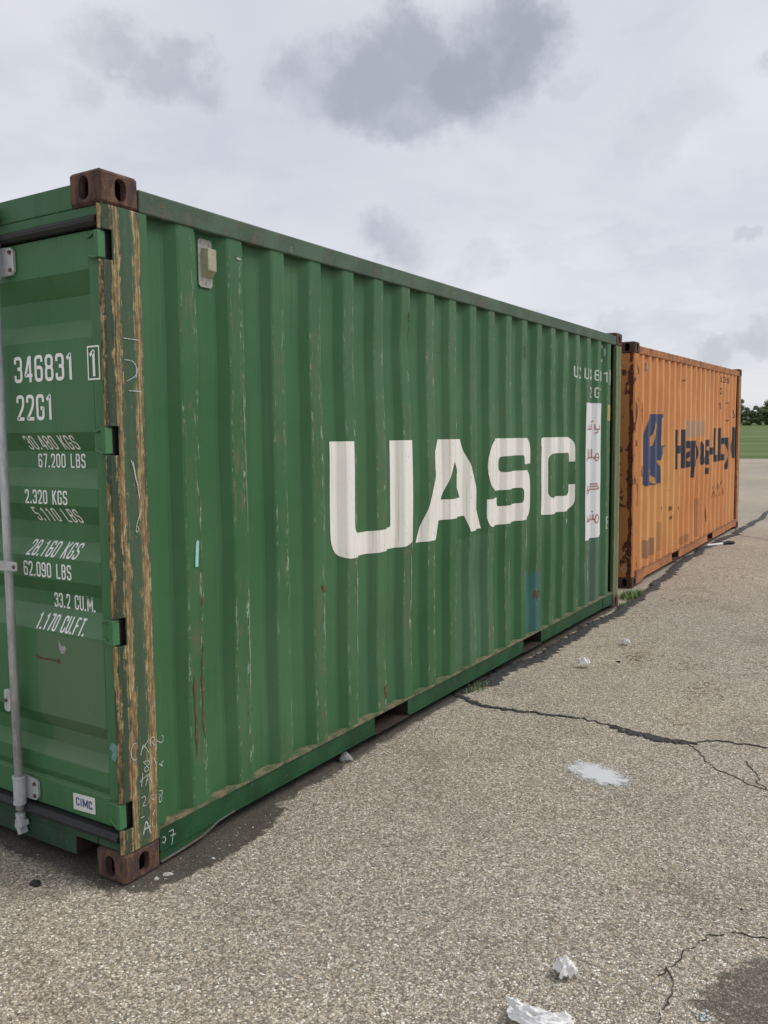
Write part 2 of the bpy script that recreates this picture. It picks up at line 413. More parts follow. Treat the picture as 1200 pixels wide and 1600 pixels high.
def sheet(name, x0, x1, ys, mat, lift, xn=1, edge=None):
    mb = MB(); xs = [x0 + (x1 - x0) * i / xn for i in range(xn + 1)]
    vs = [(x, y, ground_z(x, y) + lift) for y in ys for x in xs]
    k = xn + 1
    mb.add(vs, [(j * k + i, j * k + i + 1, (j + 1) * k + i + 1, (j + 1) * k + i) for j in range(len(ys) - 1) for i in range(xn)])
    if edge: mb.v = [edge(v) for v in mb.v]
    return mb.build(name, mat)


M_PAVE = mat_pavement()
ys_l = [-900, -300, -60, 3] + [4.5 + .25 * i for i in range(9)] + [8, 14, 22, 30, 38, 45] + [45 + 8.5 * i for i in range(1, 21)] + [240, 300, 500, 1200, 2600]
tag(sheet('lawn', -1600, 1600, ys_l, mat_lawn(), -.05, 8), kind='structure')
ys_p = [-40, -12, 3] + [4.5 + .25 * i for i in range(9)] + [8, 11, 14, 18, 22, 26, 30, 34, 38, 41.1]
def pave_edge(v):
    x, y, z = v
    if y > 40: y += .25 * noise.noise(Vector((x * .35, 3, 1)))
    return (x, y, z)
pavement = tag(sheet('pavement', -70, 60, ys_p, M_PAVE, 0, 260, pave_edge), kind='structure')


def ribbon(pts, width, name, mat, lift=.004, thick=0, seed=1, rough=.35, step=.012, freq=16):
    """irregular strip that follows the ground"""
    P = [Vector((a, b, 0)) for a, b in pts]
    path = []
    for a, b in zip(P, P[1:]):
        n = max(1, int((b - a).length / step))
        path += [a.lerp(b, i / n) for i in range(n)]
    path.append(P[-1])
    # smooth wander
    L = []; R = []; tot = 0
    for i, p in enumerate(path):
        d = (path[min(i + 1, len(path) - 1)] - path[max(i - 1, 0)]).normalized(); nrm = Vector((-d.y, d.x, 0))
        if i: tot += (p - path[i - 1]).length
        w = width(i / (len(path) - 1)) if callable(width) else width
        c = p + nrm * ((noise.fractal(Vector((tot * 2.2, seed * 7.1, 0)), .6, 2, 5) * .05 + noise.fractal(Vector((tot * 22, seed * 3.1, 4)), .6, 2, 4) * .012))
        wl = w * (.5 + rough * noise.fractal(Vector((tot * freq, seed, 3)), .5, 2, 4)); wr = w * (.5 + rough * noise.fractal(Vector((tot * freq, seed, 9)), .5, 2, 4))
        L.append(c + nrm * max(.0015, wl)); R.append(c - nrm * max(.0015, wr))
    mb = MB(); vs = []
    for a, b in zip(L, R):
        m_ = (a + b) / 2; za = ground_z(a.x, a.y)
        vs += [(a.x, a.y, za + lift - .003), (a.x * .8 + b.x * .2, a.y * .8 + b.y * .2, za + lift + thick), (a.x * .2 + b.x * .8, a.y * .2 + b.y * .8, za + lift + thick), (b.x, b.y, za + lift - .003)]
    fs = [(4 * i + j, 4 * i + j + 1, 4 * i + 5 + j, 4 * i + 4 + j) for i in range(len(L) - 1) for j in range(3)]
    mb.add(vs, fs)
    o = mb.build(name, mat, pavement)
    return o


def mat_tar():
    mt, nt, pb = material('old_tar')
    co = nt.node('ShaderNodeTexCoord').outputs['Object']
    n = nt.noise(co, 26, 6, .65); n2 = nt.noise(co, 150, 4, .7)
    col = nt.mix(nt.sm(n, .40, .70), (.018, .018, .020), (.060, .056, .052))
    col = nt.mix(nt.m('MULTIPLY', nt.sm(n2, .60, .68), .8), col, (.27, .24, .19))
    nt.put(pb.inputs['Base Color'], col); pb.inputs['Roughness'].default_value = .7
    nt.put(pb.inputs['Alpha'], nt.sm(nt.m('ADD', nt.noise(co, 95, 4, .7), nt.m('MULTIPLY', nt.noise(co, 7, 5, .65), .5)), .92, .84))
    bump(nt, pb, nt.m('ADD', n2, n), .7, .006)
    return mt


M_TAR = mat_tar()
M_CRACK = mat_plain('crack_dirt', (.055, .048, .040), .9, .4, 60)
_nt = NT(M_CRACK.node_tree); _co = _nt.node('ShaderNodeTexCoord').outputs['Object']
_nt.put(_nt.n['Principled BSDF'].inputs['Alpha'], _nt.sm(_nt.m('ADD', _nt.noise(_co, 70, 4, .7), _nt.m('MULTIPLY', _nt.noise(_co, 6, 4, .6), .6)), .92, .80))
tag(ribbon([(-.10, 2.74), (-.03, 2.90), (.03, 3.06), (.03, 3.4), (.075, 3.97), (.085, 4.63), (.09, 5.65), (.075, 6.5), (.01, 7.8), (-.10, 9.3), (-.06, 10.8), (-.02, 12.0), (-.01, 12.9), (.0, 14.4), (-.06, 15.8), (-.1, 18), (.0, 22)],
           lambda t: .105 * (1 - .45 * sstep(t, .5, .75)) if t > .06 else .12, 'crack_seal', M_TAR, .005, .003, 2, .40), 'long black tar seam beside the containers')
tag(ribbon([(-.10, 2.76), (.0, 2.70), (.15, 2.64), (.39, 2.64), (.62, 2.675), (.80, 2.68)], lambda t: .052 * (1 - .65 * t), 'crack_seal', M_TAR, .006, .002, 5, .6), 'black tar seam running out from the green container')
tag(ribbon([(.78, 2.683), (.9, 2.68), (1.01, 2.655), (1.17, 2.62), (1.44, 2.61), (1.557, 2.69), (1.69, 2.698), (1.9, 2.70), (2.5, 2.72), (4, 2.8)], lambda t: .010, 'crack_seal', M_TAR, .005, .001, 8, .7))
tag(ribbon([(1.0, 2.63), (1.17, 2.575), (1.35, 2.55), (1.48, 2.59)], lambda t: .062 * math.sin(math.pi * min(1, max(0.06, t))) + .01, 'crack_seal', M_TAR, .0065, .002, 11, .65))
ribbon([(1.42, 2.60), (1.50, 2.50), (1.59, 2.37), (1.74, 2.23), (1.89, 2.17), (2.3, 2.02)], .0055, 'crack', M_CRACK, .004, 0, 3, .45)
ribbon([(1.74, 2.46), (1.80, 2.34), (1.83, 2.22), (1.90, 2.10)], .0038, 'crack', M_CRACK, .0044, 0, 4, .45)
ribbon([(1.80, .50), (1.82, .556), (1.848, .69), (1.89, .80), (1.94, .85), (2.07, .905), (2.3, .95)], .0042, 'crack', M_CRACK, .004, 0, 6, .45)
ribbon([(1.82, .55), (1.852, .40), (1.88, .28), (1.9, .1)], .003, 'crack', M_CRACK, .0044, 0, 7, .45)
ribbon([(-.02, 14.6), (.5, 14.3), (1.6, 14.1), (3.0, 13.8)], .012, 'crack', M_CRACK, .004, 0, 9, .4, .08)
ribbon([(.1, 11.9), (.6, 11.6), (1.3, 11.3)], .012, 'crack', M_CRACK, .0044, 0, 10, .4, .08)


def blob_patch(cx, cy, rx, ry, ang, mat, name, lift, seed, n=64):
    mb = MB(); vs = [(cx, cy, ground_z(cx, cy) + lift)]
    for i in range(n):
        t = 2 * math.pi * i / n
        k = 1 + .30 * noise.fractal(Vector((math.cos(t) * 1.6, math.sin(t) * 1.6, seed)), .7, 2, 6)
        a = math.cos(t) * rx * k; b = math.sin(t) * ry * k
        x = cx + a * math.cos(ang) - b * math.sin(ang); y = cy + a * math.sin(ang) + b * math.cos(ang)
        vs.append((x, y, ground_z(x, y) + lift))
    mb.add(vs, [(0, 1 + i, 1 + (i + 1) % n) for i in range(n)])
    return mb.build(name, mat, pavement)


def mat_splash():
    mt, nt, pb = material('white_paint_on_chips')
    co = nt.node('ShaderNodeTexCoord').outputs['Object']; x, y, z = nt.sep(co)[:3]
    v = nt.voro(co, 105, 'DISTANCE_TO_EDGE'); n = nt.noise(co, 22, 7, .72); n2 = nt.noise(co, 130, 4, .7)
    nt.put(pb.inputs['Base Color'], nt.mix(nt.noise(co, 60, 4, .6), (.52, .53, .54), (.68, .69, .69)))
    pb.inputs['Roughness'].default_value = .8
    ex = nt.m('DIVIDE', nt.m('SUBTRACT', x, 1.155), .175); ey = nt.m('DIVIDE', nt.m('SUBTRACT', nt.m('ADD', y, nt.m('MULTIPLY', nt.m('SUBTRACT', x, 1.155), .3)), 1.925), .115)
    rad = nt.m('SQRT', nt.m('ADD', nt.m('MULTIPLY', ex, ex), nt.m('MULTIPLY', ey, ey)))
    lvl = nt.m('ADD', nt.m('ADD', nt.m('MULTIPLY', v.outputs['Distance'], 1.0), nt.m('MULTIPLY', n2, .5)), nt.m('SUBTRACT', nt.m('MULTIPLY', n, 1.2), nt.m('MULTIPLY', rad, .62)))
    nt.put(pb.inputs['Alpha'], nt.m('MULTIPLY', nt.sm(lvl, .34, .52), .94))
    return mt


tag(blob_patch(1.155, 1.925, .21, .14, -.25, mat_splash(), 'paint_splash', .005, 3.3), 'white paint splash on the pavement')

# ------------------------------------------------------------------ containers: shared geometry
LEN, WID, HGT = 6.058, 2.438, 2.591
RIDGE0, PITCHC, OUT_W, SLOPE_W = .374, .2785, .085, .052
X_OUT, X_IN = -.010, -.048
ZS = [.160 + (2.478 - .160) * i / 28 for i in range(29)]


def side_profile(r0, ow, sw):
    raw = [(.196, X_OUT), (.222, X_IN)]
    for k in range(20):
        o = r0 + k * PITCHC
        raw += [(o - sw, X_IN), (o, X_OUT), (o + ow, X_OUT), (o + ow + sw, X_IN)]
    raw += [(5.868, X_IN)]
    out = [raw[0]]
    for a, b, c in zip(raw, raw[1:], raw[2:]):          # small bend radius at every fold
        for q, n in ((a, -1), (c, 1)):
            L = math.hypot(q[0] - b[0], q[1] - b[1]); t = min(.4, .007 / L)
            out.append((b[0] + (q[0] - b[0]) * t, b[1] + (q[1] - b[1]) * t))
    out.append(raw[-1])
    return sorted(out)


RIDGE0_B = .330       # the orange container's folds start a little nearer its post
SIDE_A = side_profile(RIDGE0, OUT_W, SLOPE_W)
SIDE_B = side_profile(RIDGE0_B, .070, .055)


def profile_of(seed): return SIDE_B if 20 < seed < 50 or seed > 70 else SIDE_A


def lerp_profile(prof, a):
    if a <= prof[0][0]: return prof[0][1]
    for p, q in zip(prof, prof[1:]):
        if a <= q[0]:
            return p[1] + (q[1] - p[1]) * ((a - p[0]) / (q[0] - p[0]) if q[0] > p[0] else 0)
    return prof[-1][1]


DENTS = ((2.12, 2.22, .10, .16, .014), (.42, .55, .16, .30, .012), (1.86, .45, .14, .22, .012), (3.0, .70, .18, .25, .012), (3.95, .50, .12, .18, .014), (4.65, 1.9, .2, .3, .008), (1.15, 1.5, .3, .4, .007), (5.2, .45, .15, .2, .010))


def dent(y, z, seed):
    e = min(1, max(0, (z - .16) / .35)) * min(1, max(0, (2.478 - z) / .35)) * min(1, max(0, (y - .2) / .3)) * min(1, max(0, (5.87 - y) / .3))
    v = e * .010 * noise.fractal(Vector((y * .8, z * 1.1, seed)), .8, 2, 3)
    for cy, cz, sy, sz, dd in DENTS: v -= e * dd * math.exp(-((y - cy) / sy) ** 2 - ((z - cz) / sz) ** 2)
    return v


def side_x(y, z, seed): return lerp_profile(profile_of(seed), y) + dent(y, z, seed)


def side_panel(name, mat, root, seed, mirror=False):
    mb = MB(); vs = []; SIDE = profile_of(seed)
    for z in ZS:
        for (y, x) in SIDE:
            xx = x + dent(y, z, seed); vs.append((-WID - xx if mirror else xx, y, z))
    n = len(SIDE)
    mb.add(vs, [(j * n + i, j * n + i + 1, (j + 1) * n + i + 1, (j + 1) * n + i) for j in range(len(ZS) - 1) for i in range(n - 1)])
    return mb.build(name, mat, root, fix=False)


def cut(bm, axis, vals):
    co = [v.co[axis] for v in bm.verts]; lo, hi = min(co), max(co)
    for a in vals:
        if lo + 1e-5 < a < hi - 1e-5:
            c = [0, 0, 0]; nn = [0, 0, 0]; c[axis] = a; nn[axis] = 1
            bmesh.ops.bisect_plane(bm, geom=bm.verts[:] + bm.edges[:] + bm.faces[:], plane_co=c, plane_no=nn, dist=1e-6)


def finish(bm, name, mat, parent):
    me = bpy.data.meshes.new(name); bm.to_mesh(me); bm.free(); me.materials.append(mat)
    o = bpy.data.objects.new(name, me); COL.objects.link(o); o.parent = parent
    return o


def drape(faces, name, mat, root, seed, off=.002):
    """faces: list of (offset_index, [(y,z)...]); painted on the corrugated side"""
    bm = bmesh.new(); lay = bm.verts.layers.float.new('off')
    for oi, pts in faces:
        vs = [bm.verts.new((0, p[0], p[1])) for p in pts]
        for v in vs: v[lay] = off + oi * .00025
        try: bm.faces.new(vs)
        except ValueError: pass
    cut(bm, 1, [p[0] for p in profile_of(seed)]); cut(bm, 2, ZS)
    for v in bm.verts:
        o = v[lay] if v[lay] > 0 else off
        v.co.x = side_x(v.co.y, v.co.z, seed) + o
    for fc in bm.faces:
        fc.normal_update()
        if fc.normal.x < 0: fc.normal_flip()
    return finish(bm, name, mat, root)


def fill(outer, holes=()):
    loops = [[Vector((a, b, 0)) for a, b in outer]] + [[Vector((a, b, 0)) for a, b in h] for h in holes]
    flat = [p for l in loops for p in l]
    return [(0, [(flat[i].x, flat[i].y) for i in t]) for t in tessellate_polygon(loops)]


def arc_round(pts, rads, closed=False, seg=5):
    """round the corners of a polyline"""
    n = len(pts); out = []
    for i, p in enumerate(pts):
        rr = rads if not isinstance(rads, (list, tuple)) else rads[i]
        if (not closed and i in (0, n - 1)) or rr <= 0: out.append(tuple(p)); continue
        a = Vector(pts[i - 1]); b = Vector(p); c = Vector(pts[(i + 1) % n])
        la = (a - b).length; lc = (c - b).length; t = min(rr, la * .49, lc * .49)
        p0 = b + (a - b) / la * t; p1 = b + (c - b) / lc * t
        for k in range(seg + 1):
            s = k / seg; q = p0 * (1 - s) ** 2 + b * 2 * s * (1 - s) + p1 * s ** 2
            out.append((q.x, q.y))
    return out


def strip(pts, w, closed=False, oi=0):
    """polyline -> quads of constant width in its plane"""
    P = [Vector(p) for p in pts]
    Q = [P[0]]
    for p in P[1:]:
        if (p - Q[-1]).length > 1e-6: Q.append(p)
    if closed and (Q[0] - Q[-1]).length < 1e-6: Q.pop()
    n = len(Q); L = []; R = []
    for i in range(n):
        a = Q[i - 1] if (i > 0 or closed) else None; c = Q[(i + 1) % n] if (i < n - 1 or closed) else None
        d1 = (Q[i] - a).normalized() if a is not None else None; d2 = (c - Q[i]).normalized() if c is not None else None
        d1 = d2 if d1 is None else d1; d2 = d1 if d2 is None else d2
        n1 = Vector((-d1.y, d1.x)); n2 = Vector((-d2.y, d2.x)); m_ = n1 + n2
        m_ = n1 if m_.length < 1e-4 else m_.normalized()
        k = 1 / max(.45, m_.dot(n1)); o = m_ * (w / 2 * k)
        L.append(Q[i] + o); R.append(Q[i] - o)
    rng = range(n if closed else n - 1)
    return [(oi, [tuple(R[i]), tuple(R[(i + 1) % n]), tuple(L[(i + 1) % n]), tuple(L[i])]) for i in rng]


def ragged(pts, w, seed, oi=0):
    """a torn, uneven streak"""
    q = arc_round(pts, .05); P = [Vector(p) for p in q]; path = []
    for a_, b_ in zip(P, P[1:]):
        n = max(2, int((b_ - a_).length / .008)); path += [a_.lerp(b_, i / n) for i in range(n)]
    path.append(P[-1]); out = []; L = []; R = []; N = len(path) - 1
    for i, p in enumerate(path):
        d = (path[min(i + 1, N)] - path[max(i - 1, 0)]).normalized(); nn = Vector((-d.y, d.x)); t = i / N
        env = min(1, 5 * t + .08) * min(1, 5 * (1 - t) + .08)
        k1 = max(.04, .5 + .75 * noise.fractal(Vector((i * .11, seed, 1)), .6, 2, 5)); k2 = max(.04, .5 + .75 * noise.fractal(Vector((i * .11, seed, 8)), .6, 2, 5))
        L.append(p + nn * (w * env * k1)); R.append(p - nn * (w * env * k2))
    return [(oi, [tuple(R[i]), tuple(R[i + 1]), tuple(L[i + 1]), tuple(L[i])]) for i in range(N)]


RR = .16
G = {   # condensed stencil-style glyphs in a 0.5 x 1 cell: (points, radius, closed)
    '0': [([(.06, .06), (.44, .06), (.44, .94), (.06, .94)], RR, 1)],
    '1': [([(.05, .78), (.25, .94), (.25, 0)], .02, 0)],
    '2': [([(.06, .70), (.06, .94), (.44, .94), (.44, .56), (.06, .06), (.48, .06)], [0, RR, RR, .2, .02, 0], 0)],
    '3': [([(.06, .72), (.06, .94), (.44, .94), (.44, .53), (.20, .53)], [0, RR, RR, .14, 0], 0), ([(.22, .53), (.44, .53), (.44, .06), (.06, .06), (.06, .28)], [0, .14, RR, RR, 0], 0)],
    '4': [([(.36, 0), (.36, 1)], 0, 0), ([(.31, .96), (.06, .26), (.50, .26)], [0, .01, 0], 0)],
    '5': [([(.44, .94), (.08, .94), (.08, .54), (.44, .54), (.44, .06), (.06, .06), (.06, .26)], [0, .01, .02, RR, RR, RR, 0], 0)],
    '6': [([(.44, .74), (.44, .94), (.06, .94), (.06, .06), (.44, .06), (.44, .54), (.10, .54)], [0, RR, RR, RR, RR, RR, 0], 0)],
    '7': [([(.04, .94), (.45, .94), (.20, 0)], .01, 0)],
    '8': [([(.07, .52), (.07, .94), (.43, .94), (.43, .52)], RR, 1), ([(.06, .52), (.44, .52), (.44, .06), (.06, .06)], RR, 1)],
    '9': [([(.06, .26), (.06, .06), (.44, .06), (.44, .94), (.06, .94), (.06, .46), (.40, .46)], [0, RR, RR, RR, RR, RR, 0], 0)],
    'K': [([(.07, 0), (.07, 1)], 0, 0), ([(.46, 1), (.10, .46)], 0, 0), ([(.18, .56), (.47, 0)], 0, 0)],
    'G': [([(.44, .70), (.44, .94), (.06, .94), (.06, .06), (.44, .06), (.44, .46), (.26, .46)], [0, RR, RR, RR, RR, .01, 0], 0)],
    'S': [([(.44, .72), (.44, .94), (.06, .94), (.06, .54), (.44, .48), (.44, .06), (.06, .06), (.06, .28)], [0, RR, RR, .18, .18, RR, RR, 0], 0)],
    'L': [([(.08, 1), (.08, .06), (.46, .06)], [0, .01, 0], 0)],
    'B': [([(.08, .53), (.08, .94), (.42, .94), (.42, .53)], [0.01, .01, RR, RR], 1), ([(.07, .06), (.07, .53), (.44, .53), (.44, .06)], [.01, .01, RR, RR], 1)],
    'C': [([(.44, .68), (.44, .94), (.06, .94), (.06, .06), (.44, .06), (.44, .32)], [0, RR, RR, RR, RR, 0], 0)],
    'U': [([(.06, 1), (.06, .06), (.44, .06), (.44, 1)], [0, RR, RR, 0], 0)],
    'M': [([(.06, 0), (.06, .97), (.36, .22), (.66, .97), (.66, 0)], .004, 0)],
    'F': [([(.46, .94), (.08, .94), (.08, 0)], [0, .01, 0], 0), ([(.09, .52), (.40, .52)], 0, 0)],
    'T': [([(.02, .94), (.48, .94)], 0, 0), ([(.25, .93), (.25, 0)], 0, 0)],
    'A': [([(.03, 0), (.25, .97), (.47, 0)], .01, 0), ([(.12, .28), (.38, .28)], 0, 0)],
    'E': [([(.45, .94), (.08, .94), (.08, .06), (.46, .06)], .01, 0), ([(.09, .52), (.40, .52)], 0, 0)],
    'I': [([(.12, 0), (.12, 1)], 0, 0)],
    '.': [([(.06, 0), (.06, .14)], 0, 0)],
}
ADV = {'I': .24, 'M': .72, '1': .46, '.': .20, ' ': .34}


def text_faces(s, a0, a1, b0, b1, weight=.125, lean=0.0):
    """lettering in a box a0..a1 x b0..b1 of a plane"""
    tot = sum(ADV.get(c, .5) + .15 for c in s) - .15
    kx = (a1 - a0) / tot; h = b1 - b0; x = 0; out = []; oi = 0
    for c in s:
        for pts, rad, cl in G.get(c, ()):
            q = arc_round(pts, rad, bool(cl))
            q = [(a0 + (x + (p[0] - (.02 if c == '1' else 0))) * kx + lean * p[1], b0 + p[1] * h) for p in q]
            out += strip(q, weight * h * (1.3 if c == '.' else 1), bool(cl), oi); oi = (oi + 1) % 6
        x += ADV.get(c, .5) + .15
    return out


def font_faces(s, a0, a1, b0, b1, bold=.02, space=1.0):
    """built-in sans lettering; cap height b0..b1, stretched to a0..a1"""
    def mesh(t):
        cu = bpy.data.curves.new('lettering', 'FONT'); cu.body = t; cu.offset = bold; cu.resolution_u = 4; cu.space_character = space
        ob = bpy.data.objects.new('lettering', cu); COL.objects.link(ob)
        dg = bpy.context.evaluated_depsgraph_get(); me = bpy.data.meshes.new_from_object(ob.evaluated_get(dg))
        vs = [v.co.copy() for v in me.vertices]; fs = [tuple(p.vertices) for p in me.polygons]
        bpy.data.objects.remove(ob); bpy.data.meshes.remove(me); bpy.data.curves.remove(cu)
        return vs, fs
    hv, _ = mesh('H'); lo = min(v.y for v in hv); hi = max(v.y for v in hv)
    vs, fs = mesh(s); x0 = min(v.x for v in vs); x1 = max(v.x for v in vs)
    return [(0, [(a0 + (vs[i].x - x0) / (x1 - x0) * (a1 - a0), b0 + (vs[i].y - lo) / (hi - lo) * (b1 - b0)) for i in f_]) for f_ in fs]


def casting(name, mat, root, x0, x1, y0, y1, z0, z1, xo, yo):
    """corner casting: hollow block with oval holes in its two outer faces and the top or bottom"""
    cx, cy, cz = (x0 + x1) / 2, (y0 + y1) / 2, (z0 + z1) / 2; X, Y, Z = (x1 - x0) / 2, (y1 - y0) / 2, (z1 - z0) / 2
    rr = .011; H = (X, Y, Z); C = (cx, cy, cz); mb = MB()
    vid = {}; vs = []
    for s in [(a, b, c) for a in (-1, 1) for b in (-1, 1) for c in (-1, 1)]:
        for ax in range(3):
            p = [C[i] + s[i] * (H[i] - (0 if i == ax else rr)) for i in range(3)]
            vid[(s, ax)] = len(vs); vs.append(tuple(p))
    fs = []
    for s in [(a, b, c) for a in (-1, 1) for b in (-1, 1) for c in (-1, 1)]: fs.append(tuple(vid[(s, ax)] for ax in range(3)))
    for ax in range(3):       # chamfers run along ax
        o1, o2 = [i for i in range(3) if i != ax]
        for a in (-1, 1):
            for b in (-1, 1):
                s0 = [0, 0, 0]; s0[o1] = a; s0[o2] = b; s1 = s0[:]; s0[ax] = -1; s1[ax] = 1
                fs.append((vid[(tuple(s0), o1)], vid[(tuple(s1), o1)], vid[(tuple(s1), o2)], vid[(tuple(s0), o2)]))
    mb.add(vs, fs)
    for ax in range(3):
        o1, o2 = [i for i in range(3) if i != ax]
        for sg in (-1, 1):
            outer = [(C[o1] + a * (H[o1] - rr), C[o2] + b * (H[o2] - rr)) for a, b in ((-1, -1), (1, -1), (1, 1), (-1, 1))]
            lvl = C[ax] + sg * H[ax]
            hole = None
            if (ax == 0 and sg == xo) or (ax == 1 and sg == yo):
                w, h = (.0255, .040) if ax == 0 else (.026, .041)
                c1 = C[o1] - (0.004 * yo if ax == 0 else 0.0)
                hole = []
                for i in range(20):
                    t = 2 * math.pi * i / 20
                    hole.append((c1 + w * math.cos(t), C[o2] + (h - w) * (1 if math.sin(t) > 1e-6 else (-1 if math.sin(t) < -1e-6 else 0)) + w * math.sin(t)))
            def P(p, l): q = list(p); q.insert(ax, l); return tuple(q)
            if not hole:
                mb.add([P(p, lvl) for p in outer], [(0, 1, 2, 3)])
            else:
                loops = [[Vector((a, b, 0)) for a, b in outer], [Vector((a, b, 0)) for a, b in hole]]
                flat = outer + hole
                mb.add([P(p, lvl) for p in flat], [tuple(t) for t in tessellate_polygon(loops)])
                n = len(hole)
                mb.add([P(p, lvl) for p in hole] + [P(p, lvl - sg * .028) for p in hole], [(i, (i + 1) % n, n + (i + 1) % n, n + i) for i in range(n)])
    return mb.build(name, mat, root)


def all_castings(root, mat, mat_top=None):
    for sx in (0, 1):
        for sy in (0, 1):
            for sz in (0, 1):
                x0, x1 = (-.162, 0) if sx else (-WID, -WID + .162)
                y0, y1 = (0, .178) if not sy else (LEN - .178, LEN)
                z0, z1 = (0, .118) if not sz else (HGT - .118, HGT)
                casting('corner_casting', mat_top if (sz and mat_top) else mat, root, x0, x1, y0, y1, z0, z1, 1 if sx else -1, 1 if sy else -1)


def rail_web(segs, x_face, thick, sgn, step=None):
    mb = MB()
    return mb


def container_shell(root, M, seed, near_blank):
    """rails, sheets, floor and blank end shared by both containers. M: dict of materials"""
    for mir in (False, True):
        side_panel('side_panel', M['side'], root, seed + (50 if mir else 0), mir)
        X = (lambda v: -WID - v) if mir else (lambda v: v)
        def bx(mb, x0, x1, *a):
            x0, x1 = X(x0), X(x1); mb.box(min(x0, x1), max(x0, x1), *a)
        t = MB()      # top rail: hollow square tube
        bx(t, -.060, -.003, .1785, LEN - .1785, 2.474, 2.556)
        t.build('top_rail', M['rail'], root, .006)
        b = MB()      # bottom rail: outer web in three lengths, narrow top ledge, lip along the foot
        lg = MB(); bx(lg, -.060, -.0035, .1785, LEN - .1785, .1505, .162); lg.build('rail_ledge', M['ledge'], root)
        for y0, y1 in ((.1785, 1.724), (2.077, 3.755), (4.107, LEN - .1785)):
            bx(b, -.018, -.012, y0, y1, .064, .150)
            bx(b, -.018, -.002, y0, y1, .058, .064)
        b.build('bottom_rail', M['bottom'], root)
        g = MB()      # deeper plate beside the near casting, its foot bent up where it ends
        xs = sorted((X(-.0115), X(-.0065)))
        g.prism([(.1785, .022), (.30, .026), (.40, .032), (.46, .046), (.50, .060), (.60, .0645), (.60, .149), (.1785, .149)], 0, xs[0], xs[1])
        g.build('rail_gusset', M['bottom'], root, .002)
        g = MB(); g.prism([(LEN - .1785, .04), (LEN - .40, .05), (LEN - .45, .0645), (LEN - .45, .149), (LEN - .1785, .149)], 0, xs[0], xs[1])
        g.build('rail_gusset', M['bottom'], root, .002)
        lp = MB()     # lip along the foot of the gusset
        prev = None
        pts = [(.1785, .022), (.30, .026), (.40, .032), (.46, .046), (.50, .060), (.60, .0645)]
        vs = []
        for (y, z) in pts:
            vs += [(X(-.0118), y, z), (X(.001), y, z), (X(.001), y, z - .005), (X(-.0118), y, z - .005)]
        lp.add(vs, [(4 * i + j, 4 * i + (j + 1) % 4, 4 * i + 4 + (j + 1) % 4, 4 * i + 4 + j) for i in range(len(pts) - 1) for j in range(4)] + [(0, 1, 2, 3), tuple(4 * (len(pts) - 1) + j for j in range(4))])
        lp.build('rail_lip', M['lip'], root)
    for y0, y1 in ((1.724, 2.077), (3.755, 4.107)):
        p = MB()      # fork pocket: a steel tunnel right through the base
        p.box(-WID + .004, -.004, y0 + .001, y1 - .001, .050, .0565)
        p.box(-WID + .019, -.019, y0 - .006, y0 - .0005, .0570, .149)
        p.box(-WID + .019, -.019, y1 + .0005, y1 + .006, .0570, .149)
        p.build('fork_pocket', M['pocket'], root)
    fl = MB(); fl.box(-WID + .062, -.062, .19, LEN - .19, .151, .185); fl.build('floor', M['pocket'], root)
    for i in range(13):
        y = .45 + i * .42
        if any(a - .1 < y < b_ + .06 for a, b_ in ((1.724, 2.077), (3.755, 4.107))): continue
        cmb = MB(); cmb.box(-WID + .02, -.02, y, y + .045, .075, .148); cmb.build('cross_member', M['pocket'], root)
    rf = MB(); vs = []; ny = 85
    for i in range(ny + 1):
        y = .10 + (LEN - .2) * i / ny
        z = 2.553 + (.018 if (i // 2) % 2 else 0)
        vs += [(-WID + .055, y, z), (-.055, y, z)]
    rf.add(vs, [(2 * i, 2 * i + 1, 2 * i + 3, 2 * i + 2) for i in range(ny)])
    rf.build('roof_panel', M['side'], root)
    ends = [LEN] if not near_blank else [0, LEN]
    for ye in ends:
        s = 1 if ye == 0 else -1
        e = MB(); vs = []; xs = []
        x = -WID + .165; k = 0
        while x < -.165:
            xs.append((x, .03 if k % 4 in (0, 1) else .066)); x += (.07, .05, .07, .05)[k % 4]; k += 1
        for z in (.165, 2.47):
            for (xx, d) in xs: vs.append((xx, ye + s * d, z))
        n = len(xs)
        e.add(vs, [(i, i + 1, n + i + 1, n + i) for i in range(n - 1)]); e.build('end_panel', M['side_plain'], root, fix=False)
        h = MB(); ya, yb = sorted((ye + s * .012, ye + s * .09)); h.box(-WID + .1625, -.1625, ya, yb, 2.46, 2.562); h.build('end_header', M['rail'], root, .004)
        h = MB(); h.box(-WID + .1625, -.1625, ya, yb, .05, .170); h.build('end_sill', M['rail'], root, .004)
        for mir in (False, True):
            X0, X1 = (-.158, -.001) if not mir else (-WID + .001, -WID + .158)
            ya, yb = sorted((ye + s * .006, ye + s * .176))
            pmb = MB()
            d = .02 * s
            if not mir: sec = [(X0, ye + s * .006), (X1 - .012, ye + s * .006), (X1, ye + s * .022), (X1, ye + s * .176), (X1 - .03, ye + s * .176), (X1 - .03, ye + s * .08), (X0, ye + s * .08)]
            else: sec = [(X1, ye + s * .006), (X0 + .012, ye + s * .006), (X0, ye + s * .022), (X0, ye + s * .176), (X0 + .03, ye + s * .176), (X0 + .03, ye + s * .08), (X1, ye + s * .08)]
            pmb.prism(sec, 2, .1185, 2.4725)
            pmb.build('corner_post', M['post_far'] if ye else M.get('post_near', M['post_far']), root, .003)


